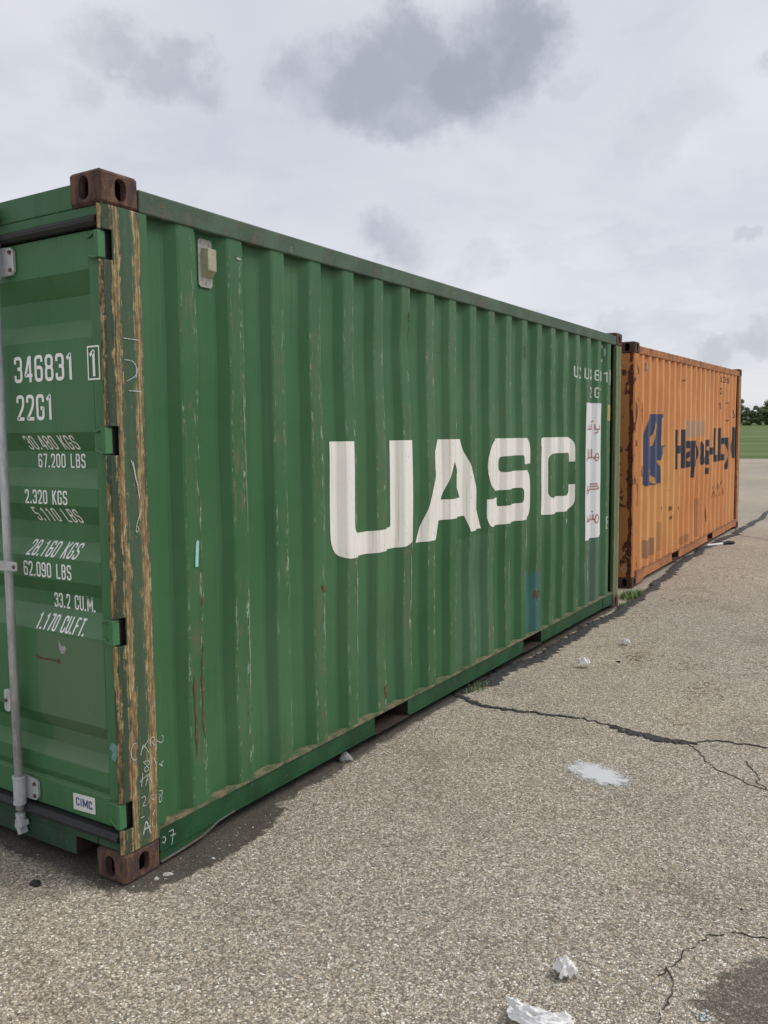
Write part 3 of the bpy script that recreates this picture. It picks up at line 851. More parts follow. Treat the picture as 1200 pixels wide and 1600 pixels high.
def vent(root, y0, y1, z0, z1, seed, m_plate, m_cover):
    x = X_IN + dent((y0 + y1) / 2, (z0 + z1) / 2, seed) + .004
    v = MB(); ch = .010
    sec = [(y0 + ch, z0), (y1 - ch, z0), (y1, z0 + ch), (y1, z1 - ch), (y1 - ch, z1), (y0 + ch, z1), (y0, z1 - ch), (y0, z0 + ch)]
    v.prism(sec, 0, x, x + .004)
    o = v.build('vent', m_plate, root)
    w = (y1 - y0); cy0, cy1, cz0, cz1 = y0 + w * .20, y1 - w * .02, z0 + (z1 - z0) * .20, z1 - (z1 - z0) * .19
    c = MB(); a, b = x + .004, x + .034; i = .010
    c.add([(a, cy0, cz0), (a, cy1, cz0), (a, cy1, cz1), (a, cy0, cz1), (b, cy0 + i, cz0 + .026), (b, cy1 - i * .3, cz0 + .026), (b, cy1 - i * .3, cz1 - i * .4), (b, cy0 + i, cz1 - i * .4)],
          [(0, 1, 5, 4), (1, 2, 6, 5), (2, 3, 7, 6), (3, 0, 4, 7), (4, 5, 6, 7)])
    c.build('vent_cover', m_cover, o, .003)
    for (yy, zz) in ((y0 + w * .2, z1 - .016), (y1 - w * .2, z1 - .018), (y0 + w * .55, z0 + .018)):
        q = MB(); q.tube((x + .004, yy, zz), (x + .0075, yy, zz), .0055, .004, 8); q.build('rivet', m_plate, o)


# ------------------------------------------------------------------ green container
green = empty('shipping_container')
tag(green, 'dark green corrugated shipping container with big white lettering, nearest the camera', 'container', 'shipping containers parked end to end')
GREEN, GFADE, GDEEP = (.031, .113, .040), (.058, .146, .064), (.019, .076, .026)
MG = {}
MG['side'] = mat_paint('green_paint_side', green, GREEN, GFADE, GDEEP, 1.0,
    patches=((2.735, 3.23, .10, 1.0, (.075, .155, .085), .6), (3.815, 4.12, .10, .63, (.040, .125, .125), .75), (5.13, 5.56, .10, .75, (.085, .13, .115), .65), (1.66, 2.2, .10, .80, (.056, .130, .068), .35)), wear=.55)
MG['side_plain'] = mat_paint('green_paint', green, GREEN, GFADE, GDEEP, 1.0, ridges=False)
MG['door'] = MG['side_plain']
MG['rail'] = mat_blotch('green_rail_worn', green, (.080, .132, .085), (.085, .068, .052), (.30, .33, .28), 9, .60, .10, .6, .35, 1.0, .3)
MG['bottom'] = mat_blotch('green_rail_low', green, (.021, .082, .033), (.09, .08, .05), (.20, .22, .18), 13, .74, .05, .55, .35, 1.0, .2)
MG['lip'] = mat_blotch('scraped_edge', green, (.16, .16, .145), (.12, .07, .04), (.3, .3, .28), 30, .55, .08, .6, .5)
MG['ledge'] = mat_blotch('worn_ledge', green, (.075, .12, .06), (.15, .12, .075), (.24, .21, .15), 14, .50, .12, .8, .5)
MG['pocket'] = mat_blotch('pocket_steel', green, (.050, .034, .025), (.028, .020, .016), (.10, .075, .055), 14, .5, .1, .85, .4)
MG['post'] = mat_post('green_post_worn', green, (.036, .088, .046), (.056, .112, .064))
MG['post_far'] = mat_post('green_post_far', green, (.090, .150, .070), (.15, .18, .085), bands=((6.02, .012, .9), (5.92, .012, .6)))
MG['strip'] = mat_post('green_post_edge', green, (.026, .055, .032), (.040, .075, .042), bands=((.004, .008, .9), (.046, .008, .9)), rust=(.10, .035, .016))
M_RUST = mat_blotch('rusty_casting', green, (.165, .090, .060), (.048, .030, .028), (.30, .20, .13), 24, .50, .10, .85, .8, .45, .9)
M_GALV = mat_blotch('galvanised_steel', green, (.46, .47, .48), (.44, .45, .46), (.36, .35, .34), 60, .5, .3, .5, .3, .3, .10)
M_GALV.node_tree.nodes['Principled BSDF'].inputs['Metallic'].default_value = .25
M_RUBBER = mat_plain('black_rubber', (.022, .021, .022), .55, .3, 20)
M_WHITE = mat_mark('white_letter_paint', green, (.80, .78, .725), (.09, .13, .085), (.60, .46, .34), .95, .7)
M_DOORTXT = mat_plain('white_door_paint', (.92, .92, .89), .5, .05, 20, 0, 0)
M_ALU = mat_plain('vent_plate_grey', (.33, .32, .29), .5, .3, 40)
M_BEIGE = mat_plain('vent_cover_beige', (.36, .34, .24), .55, .2, 30)
M_BOLT = mat_plain('rusty_bolt', (.14, .08, .05), .7, .5, 60)
M_CHALK = mat_plain('white_chalk', (.55, .57, .55), .9, .25, 120, 0, 0)
_nt = NT(M_CHALK.node_tree); _co = _nt.node('ShaderNodeTexCoord').outputs['Object']
_nt.put(_nt.n['Principled BSDF'].inputs['Alpha'], _nt.m('MULTIPLY', _nt.sm(_nt.noise(_co, 160, 4, .7), .30, .50), .92))

container_shell(green, MG, 1.0, False)
all_castings(green, M_RUST)

# near corner posts with the door hinge pockets
HZ = (2.335, 1.650, .955, .262)
for mir in (False, True):
    def X(v): return -WID - v if mir else v
    def bx(mb, x0, x1, *a):
        x0, x1 = X(x0), X(x1); mb.box(min(x0, x1), max(x0, x1), *a)
    p = MB()
    bx(p, -.008, -.0005, .050, .1765, .1185, 2.4725)
    bx(p, -.080, -.072, .040, .1765, .1185, 2.4725)
    bx(p, -.0715, -.0085, .168, .1765, .1185, 2.4725)
    bx(p, -.0715, -.030, .040, .046, .1185, 2.4725)
    post = p.build('corner_post', MG['post'], green, .004)
    l = MB(); bx(l, -.014, -.005, .1775, .214, .166, 2.473); l.build('post_flange', MG['side_plain'], post)
    zs = [.1185] + [q for h in reversed(HZ) for q in (h - .052, h + .052)] + [2.4725]
    for a, b in zip(zs[::2], zs[1::2]):
        s = MB(); pts = [(-.024, .002), (-.016, -.001), (-.006, .014), (-.001, .0495), (-.0075, .0495), (-.012, .020), (-.024, .012)]
        s.prism([(X(q[0]), q[1]) for q in pts], 2, a, b)
        s.build('post_edge', MG['strip'], post, .002)

# door leaves
DZ = [(2.395, 0), (2.262, 0), (2.185, 1), (2.095, 1), (2.024, 0), (1.683, 0), (1.613, 1), (1.546, 1), (1.476, 0), (1.408, 0), (1.335, 1), (1.266, 1), (1.204, 0), (1.118, 0),
      (1.056, 1), (1.000, 1), (.913, 0), (.575, 0), (.505, 1), (.445, 1), (.405, 0), (.345, 0), (.312, .35), (.302, 0), (.200, 0)]
D_OUT, D_IN = .030, .084
DOORP = sorted((z, D_OUT + (D_IN - D_OUT) * k) for z, k in DZ)


def door_y(z): return lerp_profile(DOORP, z)


MG['door'] = None
def mat_door():
    mt, nt, pb = material('green_paint_door')
    t = nt.node('ShaderNodeTexCoord'); t.object = green
    co = t.outputs['Object']; x, y, z = nt.sep(co)[:3]
    col = nt.mix(nt.sm(nt.noise(co, 1.3, 5, .6), .3, .7), (.048, .158, .060), (.072, .190, .086))
    runs = nt.noise(nt.scale(co, (28, 28, .9)), 1, 5, .62)
    col = nt.mix(nt.m('MULTIPLY', nt.sm(runs, .5, .8), .4), col, (.028, .082, .038))
    wob = nt.m('MULTIPLY', nt.m('SUBTRACT', nt.noise(co, 14, 5, .65), .5), .03)
    pm = nt.box(nt.m('ADD', x, wob), -.50, -.112, nt.m('ADD', z, wob), .40, .905, .006)
    col = nt.mix(nt.m('MULTIPLY', pm, .70), col, (.115, .180, .098))
    ch = nt.noise(nt.scale(co, (7, 7, 2.5)), 1, 6, .68)
    col = nt.mix(nt.m('MULTIPLY', nt.sm(ch, .56, .74), .45), col, (.10, .18, .11))
    ru = nt.noise(nt.vm('ADD', nt.scale(co, (9, 9, 5)), (3, 1, 4)), 1, 7, .7)
    col = nt.mix(nt.m('MULTIPLY', nt.sm(ru, .70, .75), .6), col, (.10, .055, .03))
    # up-facing slopes of the pressed panel painted paler, as lit by the sky
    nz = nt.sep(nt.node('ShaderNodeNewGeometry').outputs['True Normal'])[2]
    lit_slope = nt.m('MULTIPLY', nt.sm(nz, .25, .50), nt.m('ADD', .35, nt.m('MULTIPLY', nt.noise(nt.scale(co, (12, 12, 30)), 1, 5, .65), .5)))
    col = nt.mix(nt.m('MULTIPLY', lit_slope, .55), col, (.20, .29, .17))
    nt.put(pb.inputs['Base Color'], col); pb.inputs['Roughness'].default_value = .5; pb.inputs['Specular IOR Level'].default_value = .35
    bump(nt, pb, nt.noise(co, 18, 5, .6), .2, .004)
    return mt


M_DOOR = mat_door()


def door_drape(faces, name, mat, parent, off=.0015):
    bm = bmesh.new(); lay = bm.verts.layers.float.new('off')
    for oi, pts in faces:
        vs = [bm.verts.new((p[0], 0, p[1])) for p in pts]
        for v in vs: v[lay] = off + oi * .0002
        try: bm.faces.new(vs)
        except ValueError: pass
    cut(bm, 2, [p[0] for p in DOORP])
    for v in bm.verts: v.co.y = door_y(v.co.z) - (v[lay] if v[lay] > 0 else off)
    for fc in bm.faces:
        fc.normal_update()
        if fc.normal.y > 0: fc.normal_flip()
    return finish(bm, name, mat, parent)


def make_door(mir):
    X = (lambda v: -WID - v) if mir else (lambda v: v)
    def bx(mb, x0, x1, *a):
        x0, x1 = X(x0), X(x1); mb.box(min(x0, x1), max(x0, x1), *a)
    d = MB(); n = len(DOORP); cols = [-1.145, -.8, -.45, -.104]; vs = []
    for z, y in DOORP:
        for x in cols:
            bul = .004 * noise.noise(Vector((x * 3, z * 3, 4))) if abs(y - D_OUT) > .01 or True else 0
            e = 0 if x in (-1.145, -.104) else bul * .0
            vs.append((X(x), y + e, z))
    k = len(cols)
    d.add(vs, [(j * k + i, j * k + i + 1, (j + 1) * k + i + 1, (j + 1) * k + i) for j in range(n - 1) for i in range(k - 1)])
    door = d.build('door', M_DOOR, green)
    fr = MB()
    bx(fr, -.1035, -.031, D_OUT - .001, .085, .200, 2.395); bx(fr, -1.215, -1.1455, D_OUT - .001, .085, .200, 2.395)
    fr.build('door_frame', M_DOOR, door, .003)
    gs = MB(); bx(gs, -.0305, -.0245, .034, .07, .17, 2.43); gs.build('gasket', M_RUBBER, door)
    # hinges
    for hz in HZ:
        h = MB()
        h.prism([(X(-.100), hz - .030), (X(-.030), hz - .046), (X(-.030), hz + .046), (X(-.100), hz + .030)], 1, .020, .0285)
        for sgn in (-1, 1):
            vs = []
            for (xx, zz, yy) in ((-.100, .026, .018), (-.030, .040, -.003)):
                vs += [(X(xx), .0285, hz + sgn * zz), (X(xx), yy, hz + sgn * zz), (X(xx), yy, hz + sgn * (zz + .010)), (X(xx), .0285, hz + sgn * (zz + .010))]
            h.add(vs, [(0, 1, 2, 3), (7, 6, 5, 4), (0, 4, 5, 1), (1, 5, 6, 2), (2, 6, 7, 3), (3, 7, 4, 0)])
        bx(h, -.036, -.014, -.004, .030, hz - .047, hz + .047)
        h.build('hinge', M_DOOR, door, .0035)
    # lock rods with their guides
    for rx in (-.592, -1.010):
        rd = MB(); rd.tube((X(rx), -.016, .17), (X(rx), -.016, 2.44), .0168, None, 20); rod = rd.build('lock_rod', M_GALV, door, smooth=False)
        for p in rod.data.polygons: p.use_smooth = len(p.vertices) == 4
        for z0, z1, kind in ((.205, .300, 'guide'), (2.280, 2.392, 'guide')):
            b = MB()
            b.tube((X(rx), -.016, z0), (X(rx), -.016, z1), .0235, None, 20)
            b.tube((X(rx), -.016, z1), (X(rx), -.016, z1 + .010), .0265, None, 20)
            b.tube((X(rx), -.016, z0 - .012), (X(rx), -.016, z0), .0255, None, 20)
            ch = .014
            pts = [(X(rx + a), c) for a, c in ((-.010, z0), (.074 - ch, z0 + .004), (.074, z0 + .004 + ch), (.074, z1 - .006 - ch), (.074 - ch, z1 - .006), (-.010, z1))]
            b.prism(pts, 1, .015, .0275)
            g_ = b.build('rod_guide', M_GALV, door, .0015)
            for zz in (z0 + .022, z1 - .024):
                bo = MB(); bo.tube((X(rx + .056), .015, zz), (X(rx + .056), .008, zz), .009, .006, 10); bo.build('bolt', M_BOLT, door)
        for zc in (1.165,):
            b = MB()
            pts = [(X(rx + a), c) for a, c in ((-.040, zc - .020), (.078, zc - .016), (.082, zc - .010), (.082, zc + .014), (.078, zc + .020), (-.040, zc + .020))]
            b.prism(pts, 1, -.036, -.0335); b.tube((X(rx), -.016, zc - .02), (X(rx), -.016, zc + .02), .0195, None, 18)
            b.build('rod_bracket', M_GALV, door, .001)
            bo = MB(); bo.tube((X(rx + .062), -.036, zc), (X(rx + .062), -.041, zc), .0085, .006, 10); bo.build('bolt', M_BOLT, door)
        # handle hub and lever
        b = MB(); s = -1
        pts = arc_round([(rx - .048, .575), (rx - .010, .575), (rx - .010, .665), (rx - .048, .665)], .016, True, 4)
        b.prism([(X(a), c) for a, c in pts], 1, -.032, -.020); b.build('handle_hub', M_GALV, door, .002)
        bo = MB(); bo.tube((X(rx - .034), -.032, .62), (X(rx - .034), -.039, .62), .008, .006, 10); bo.build('bolt', M_BOLT, door)
        hl = MB(); pth = [(rx - .034, -.010, .60), (rx - .036, -.004, .50), (rx - .040, .002, .42), (rx - .036, .0, .325)]
        for a, b_ in zip(pth, pth[1:]): hl.tube((X(a[0]), a[1], a[2]), (X(b_[0]), b_[1], b_[2]), .0095, .009, 8)
        hl.build('handle', mat_plain('worn_handle', (.12, .12, .11), .6, .4, 50), door)
        # cam ends
        for zc, sg in ((.155, -1), (2.452, 1)):
            c = MB(); c.tube((X(rx), -.016, zc), (X(rx), -.016, zc + sg * .03), .020, .018, 16)
            c.prism([(X(rx + a), zc + sg * e) for a, e in ((-.020, .028), (.018, .028), (.024, .050), (.006, .058), (.016, .082), (-.004, .090), (-.012, .066), (-.024, .062))], 1, -.030, .006)
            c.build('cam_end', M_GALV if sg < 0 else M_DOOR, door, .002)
    return door


door_r = make_door(False)
door_l = make_door(True)
sm_ = MB(); sm_.box(-1.2225, -1.2155, .026, .05, .2, 2.395); sm_.build('gasket', M_RUBBER, door_r)

hd = MB(); hd.box(-WID + .1625, -.1625, .014, .12, 2.474, 2.560); hd.box(-WID + .02, -.02, .0155, .12, 2.438, 2.4735)
hd.build('door_header', MG['side_plain'], green, .004)
gk = MB(); gk.prism([(.062, 2.436), (.004, 2.436), (-.004, 2.428), (-.002, 2.414), (.010, 2.402), (.062, 2.402)], 0, -WID + .03, -.03); gk.build('door_gasket', M_RUBBER, green, .002)
gk = MB(); gk.prism([(.062, .158), (.006, .158), (-.010, .164), (-.012, .176), (.004, .194), (.062, .194)], 0, -WID + .03, -.03); gk.build('door_gasket', M_RUBBER, green, .002)
sl = MB()
sl.box(-WID + .1625, -.1625, .012, .030, .122, .1565)
sl.box(-WID + .290, -.290, .012, .030, .046, .1215)
sl.box(-.1622 - .0, -.03, .016, .030, .1190, .1565); sl.box(-WID + .03, -WID + .1622, .016, .030, .1190, .1565)
sl.build('door_sill', mat_blotch('green_sill', green, (.042, .092, .056), (.085, .075, .055), (.28, .30, .26), 10, .66, .08, .6, .4, .6, .3), green, .0025)
for x_ in (-.2895, -WID + .284):
    sl2 = MB(); sl2.box(x_, x_ + .0055, .0125, .14, .047, .1215); sl2.build('sill_cheek', MG['pocket'], green)

# door lettering
DOOR_TEXT = [('346831', (-0.560, -0.205, 1.876, 1.975)), ('22G1', (-0.556, -0.332, 1.731, 1.828)), ('30.480 KGS', (-0.548, -0.246, 1.618, 1.672)), ('67.200 LBS', (-0.512, -0.232, 1.548, 1.602)),
             ('2.320 KGS', (-0.530, -0.277, 1.410, 1.464)), ('5.110 LBS', (-0.516, -0.245, 1.339, 1.395)), ('28.160 KGS', (-0.548, -0.246, 1.205, 1.262)), ('62.090 LBS', (-0.560, -0.272, 1.124, 1.182)),
             ('33.2 CU.M.', (-0.450, -0.207, 0.998, 1.055)), ('1.170 CU.FT.', (-0.508, -0.219, 0.914, 0.974))]
for s_, (a0, a1, b0, b1) in DOOR_TEXT:
    tot = sum(ADV.get(c_, .5) + .15 for c_ in s_) - .15; xx = 0
    for c_ in s_:
        w_ = ADV.get(c_, .5)
        if c_ != ' ':
            ka = (a1 - a0) / tot
            door_drape(text_faces(c_, a0 + xx * ka, a0 + (xx + w_) * ka, b0, b1, .135 if len(s_) < 7 else .125), 'door_character', M_DOORTXT, door_r)
        xx += w_ + .15
bxf = strip([(-.126, 1.872), (-.126, 1.988), (-.066, 1.988), (-.066, 1.872)], .006, True)
door_drape(bxf + text_faces('1', -.118, -.072, 1.882, 1.978, .14), 'door_lettering', M_DOORTXT, door_r, .0035)
st = MB(); st.prism(arc_round([(-.315, .219), (-.187, .224), (-.187, .290), (-.315, .285)], .004, True, 2), 1, .0275, .0285)
stk = st.build('maker_sticker', mat_plain('sticker_white', (.72, .72, .70), .4, .08, 10, 0, 0), door_r)
bm_ = text_faces('CIMC', -.298, -.204, .240, .271, .19)
door_drape(bm_, 'sticker_lettering', mat_plain('sticker_blue', (.05, .09, .28), .4, .05, 10, 0, 0), door_r, .0032)
M_SCR = mat_plain('rust_scratch', (.13, .065, .03), .9, .4, 60, 0, 0)
door_drape(strip([(-.508, .802), (-.47, .797), (-.42, .800), (-.366, .797)], .007, False) + strip([(-.372, .81), (-.37, .79)], .014, False, 1) + strip([(-.505, .806), (-.49, .798)], .012, False, 2), 'scratch', M_SCR, door_r)
M_SCUFF = mat_plain('pale_scuff', (.34, .36, .33), .8, .3, 60, 0, 0)
door_drape(fill([(-.365, .885), (-.345, .86), (-.33, .868), (-.318, .855), (-.33, .835), (-.35, .83), (-.362, .85)]), 'scuff', M_SCUFF, door_r)
M_TEAL = mat_plain('teal_paint', (.16, .36, .36), .6, .25, 60, 0, 0)
MBt = MB(); MBt.prism([(-.094, .505), (-.078, .527), (-.060, .528), (-.046, .506), (-.052, .478), (-.066, .456), (-.084, .468), (-.074, .492)], 1, .0275, .0283); MBt.build('paint_smear', M_TEAL, door_r)

# big white letters on the side
UO = arc_round([(1.388, 1.633), (1.388, 1.036), (2.197, 1.036), (2.197, 1.633), (1.947, 1.633), (1.947, 1.156), (1.551, 1.156), (1.551, 1.633)], [0, .15, .17, 0, 0, .02, .05, 0], True, 8)
AO = [(2.505, 1.634), (2.792, 1.634), (3.110, 1.038), (2.885, 1.038), (2.842, 1.143), (2.509, 1.143), (2.478, 1.036), (2.232, 1.036)]
AI = [(2.652, 1.497), (2.797, 1.263), (2.535, 1.268)]
SO = arc_round([(3.144, 1.634), (3.940, 1.634), (3.940, 1.444), (3.746, 1.444), (3.746, 1.510), (3.366, 1.510), (3.366, 1.400), (3.938, 1.400), (3.938, 1.036), (3.144, 1.036), (3.144, 1.227), (3.353, 1.227),
                (3.353, 1.164), (3.742, 1.164), (3.742, 1.276), (3.144, 1.276)], [.20, .10, 0, 0, .06, .06, .06, .10, .10, .20, 0, 0, .06, .06, .06, .20], True, 6)
CO = arc_round([(4.072, 1.635), (4.826, 1.635), (4.826, 1.432), (4.766, 1.432), (4.766, 1.508), (4.250, 1.508), (4.250, 1.162), (4.766, 1.162), (4.766, 1.243), (4.826, 1.243), (4.826, 1.034), (4.072, 1.034)],
               [.15, .12, 0, 0, .05, .06, .06, .05, 0, 0, .15, .15], True, 6)
for nm, o_, hs in (('U', UO, []), ('A', AO, [AI]), ('S', SO, []), ('C', CO, [])):
    lo = drape(fill(o_, hs), 'painted_letter', M_WHITE, green, 1.0)
    lo['label'] = 'large white letter ' + nm + ' on the green side'

# small marks near the far end
M_MARK = mat_mark('white_small_marks', green, (.60, .63, .60), (.05, .14, .06), (.42, .45, .40), 1.0, .5)
for i_, ch_ in enumerate('UACU346831'):
    yc = 4.839 + .091 * i_
    drape(text_faces(ch_, yc - .030, yc + .030, 2.124, 2.218, .12), 'serial_character', M_MARK, green, 1.0)
drape(strip([(5.705, 2.112), (5.705, 2.230), (5.765, 2.230), (5.765, 2.112)], .006, True) + text_faces('1', 5.715, 5.755, 2.125, 2.22, .12), 'serial_character', M_MARK, green, 1.0)
for i_, ch_ in enumerate('22G1'):
    yc = 5.203 + .091 * i_
    drape(text_faces(ch_, yc - .030, yc + .030, 1.974, 2.066, .12), 'serial_character', M_MARK, green, 1.0)
M_STRIP = mat_mark('white_strip', green, (.70, .70, .72), (.14, .19, .15), (.60, .56, .56), .85, .35)
drape([(0, [(5.102, .735), (5.60, .735), (5.60, 1.93), (5.102, 1.925)])], 'white_panel', M_STRIP, green, 1.0)
M_RED = mat_mark('brick_red_script', green, (.36, .13, .085), (.60, .58, .57), (.46, .27, .21), 1.0, .6)
ARAB = [[[(5.13, 1.70), (5.20, 1.70), (5.20, 1.745)], [(5.165, 1.70), (5.165, 1.74)], [(5.20, 1.70), (5.345, 1.70), (5.345, 1.75)], [(5.385, 1.75), (5.385, 1.70), (5.42, 1.70), (5.42, 1.665), (5.38, 1.66)], [(5.345, 1.775), (5.37, 1.785)], [(5.42, 1.70), (5.47, 1.70), (5.47, 1.745)]],
        [[(5.13, 1.45), (5.47, 1.45)], [(5.16, 1.45), (5.16, 1.55)], [(5.19, 1.45), (5.19, 1.53)], [(5.36, 1.45), (5.36, 1.54)], [(5.385, 1.45), (5.41, 1.49), (5.45, 1.49), (5.47, 1.45), (5.44, 1.42), (5.40, 1.42), (5.385, 1.45)], [(5.13, 1.45), (5.13, 1.42)]],
        [[(5.13, 1.17), (5.48, 1.17)], [(5.345, 1.17), (5.345, 1.225), (5.43, 1.225), (5.43, 1.17)], [(5.36, 1.20), (5.42, 1.20)], [(5.17, 1.17), (5.17, 1.145), (5.13, 1.14)], [(5.15, 1.17), (5.15, 1.22)], [(5.47, 1.17), (5.47, 1.20)]],
        [[(5.13, .90), (5.40, .90)], [(5.345, .90), (5.345, .95)], [(5.375, .90), (5.375, .955)], [(5.39, .90), (5.41, .945), (5.45, .945), (5.475, .905), (5.44, .865), (5.40, .865), (5.39, .90)], [(5.15, .90), (5.15, .95)], [(5.18, .90), (5.18, .93)], [(5.36, .985), (5.375, .985)]]]
for word in ARAB:
    fs = []
    for i, l_ in enumerate(word): fs += strip([(5.128 + (a_ - 5.13) * .93, word[0][0][1] + (b_ - word[0][0][1]) * .85) for a_, b_ in l_], .0095, False, i)
    drape(fs, 'red_script', M_RED, green, 1.0, .0045)
drape([(0, [(5.668, 1.775), (5.746, 1.775), (5.746, 1.922), (5.668, 1.922)])], 'caution_sticker', mat_plain('sticker_ochre', (.42, .30, .10), .5, .35, 60, 0, 0), green, 1.0)
drape(strip([(5.67, .790), (5.67, .892), (5.715, .892)], .010, False) + strip([(5.67, .79), (5.70, .79)], .010, False, 1) + strip([(5.70, .86), (5.70, .83)], .014, False, 2), 'white_mark', M_MARK, green, 1.0)
drape([(0, [(.413, 1.143), (.430, 1.143), (.438, 1.245), (.428, 1.252), (.420, 1.235)])], 'tape_scrap', mat_plain('teal_tape', (.30, .58, .52), .4, .1, 20, 0, 0), green, 1.0, .003)
# scrapes to bare metal on single ribs
for k, (pts, w) in enumerate([([(3.965, .415), (4.0, .46), (4.02, .44), (4.06, .47)], .035), ([(1.845, .215), (1.855, .30)], .03), ([(2.12, 2.28), (2.13, 2.36), (2.145, 2.32), (2.14, 2.12)], .02),
                              ([(.40, .36), (.405, .52), (.40, .70)], .010), ([(.452, .40), (.45, .62), (.452, .84)], .009), ([(.70, .45), (.76, .47)], .010), ([(1.575, .86), (1.60, .87)], .03), ([(1.29, .93), (1.27, .91)], .035), ([(2.42, .89), (2.44, .90)], .02),
                              ([(3.76, 2.30), (3.765, 2.20)], .02), ([(.45, .98), (.452, 1.02)], .016)]):
    drape(ragged(pts, w, k + .3), 'rust_scrape', M_SCR, green, 1.0, .0025)
for k, (pts, w) in enumerate([([(1.00, .92), (1.02, .96), (1.015, 1.0)], .004), ([(1.565, .98), (1.575, .82), (1.57, .70)], .009), ([(1.57, .63), (1.572, .50)], .006), ([(2.12, .98), (2.125, .80), (2.12, .66)], .009), ([(2.13, 1.02), (2.125, 1.06)], .016),
                              ([(.735, .95), (.738, .72), (.735, .52)], .005), ([(1.28, .84), (1.285, .66)], .005), ([(3.79, .98), (3.795, .82)], .008), ([(2.70, 1.02), (2.705, .95)], .02), ([(2.975, .85), (2.98, .70)], .012), ([(.70, 2.40), (.735, 2.395)], .008),
                              ([(.72, 1.9), (.735, 1.6), (.73, 1.3)], .003), ([(4.62, .97), (4.63, .93)], .03), ([(4.35, .93), (4.36, .90)], .02), ([(5.18, .60), (5.185, .30)], .01)]):
    drape(ragged(pts, w, k + 40.3), 'scuff', M_SCUFF, green, 1.0, .0025)

# chalk on the post and the rail
CHALK = [[(0.075, 0.527), (0.059, 0.529), (0.049, 0.511), (0.05, 0.479), (0.063, 0.464), (0.076, 0.468)], [(0.093, 0.473), (0.107, 0.514), (0.134, 0.473)], [(0.099, 0.493), (0.136, 0.524)], [(0.145, 0.491), (0.138, 0.523), (0.16, 0.527), (0.167, 0.511), (0.146, 0.506), (0.171, 0.489)], [(0.105, 0.444), (0.129, 0.445), (0.137, 0.429), (0.106, 0.418), (0.113, 0.402), (0.134, 0.408), (0.105, 0.444)], [(0.143, 0.438), (0.138, 0.407)], [(0.157, 0.444), (0.169, 0.41)], [(0.1, 0.404), (0.091, 0.353)], [(0.084, 0.374), (0.123, 0.39)], [(0.111, 0.35), (0.128, 0.394), (0.144, 0.35)], [(0.115, 0.37), (0.142, 0.369)], [(0.089, 0.31), (0.106, 0.315), (0.109, 0.298), (0.091, 0.276), (0.115, 0.274)], [(0.152, 0.303), (0.133, 0.302), (0.136, 0.29), (0.151, 0.281)], [(0.153, 0.243), (0.14, 0.223)], [(0.082, 0.235), (0.099, 0.236)], [(0.082, 1.94), (0.121, 1.938), (0.138, 1.918), (0.132, 1.883), (0.091, 1.864)], [(0.098, 1.83), (0.157, 1.829)], [(0.145, 1.919), (0.132, 1.876)], [(0.081, 2.016), (0.152, 2.014)], [(0.096, 1.58), (0.108, 1.549), (0.115, 1.506), (0.126, 1.484)], [(0.105, 1.573), (0.121, 1.492), (0.13, 1.435)], [(0.059, 1.349), (0.053, 1.308)], [(0.137, 1.395), (0.114, 1.351), (0.106, 1.312), (0.122, 1.322), (0.116, 1.336)]]
CHALK_F = [[(0.174, 0.517), (0.18, 0.501), (0.201, 0.489)], [(0.206, 0.516), (0.212, 0.509), (0.211, 0.49), (0.201, 0.489)], [(0.188, 0.409), (0.205, 0.391), (0.197, 0.408), (0.21, 0.415)], [(0.182, 0.303), (0.2, 0.299), (0.196, 0.284), (0.180, 0.277), (0.183, 0.252), (0.199, 0.269), (0.182, 0.29)]]
CHALK_A = [[(0.093, 0.165), (0.109, 0.216), (0.131, 0.155)], [(0.097, 0.183), (0.132, 0.185)]]
CHALK_07 = [[(0.194, 0.112), (0.206, 0.11), (0.21, 0.095), (0.2, 0.085), (0.192, 0.094)], [(0.227, 0.121), (0.253, 0.122), (0.239, 0.062)], [(0.233, 0.101), (0.263, 0.098)]]


def flat_marks(lines, w, x, name, mat, root, axis=0, rnd=.012):
    k = 0
    for l_ in lines:
        mb = MB()
        for oi, q in strip(arc_round(l_, rnd), w, False):
            vs = [((x + k * .00012, p[0], p[1]) if axis == 0 else (p[0], x - k * .00012, p[1])) for p in q]
            mb.add(vs, [(0, 1, 2, 3)])
        k += 1
        mb.build(name, mat, root, fix=False)


flat_marks(CHALK, .0030, .0006, 'chalk_stroke', M_CHALK, green)
flat_marks(CHALK_F, .0030, -.0045, 'chalk_stroke', M_CHALK, green)
flat_marks(CHALK_A, .0050, .0006, 'chalk_stroke', M_CHALK, green)
flat_marks(CHALK_07, .0035, -.0058, 'chalk_stroke', M_CHALK, green)

vent(green, .512, .590, 2.262, 2.452, 1.0, M_ALU, M_BEIGE)
vent(green, 5.530, 5.602, 2.30, 2.452, 1.0, M_ALU, mat_plain('vent_cover_green', (.10, .2, .13), .5, .2, 30))

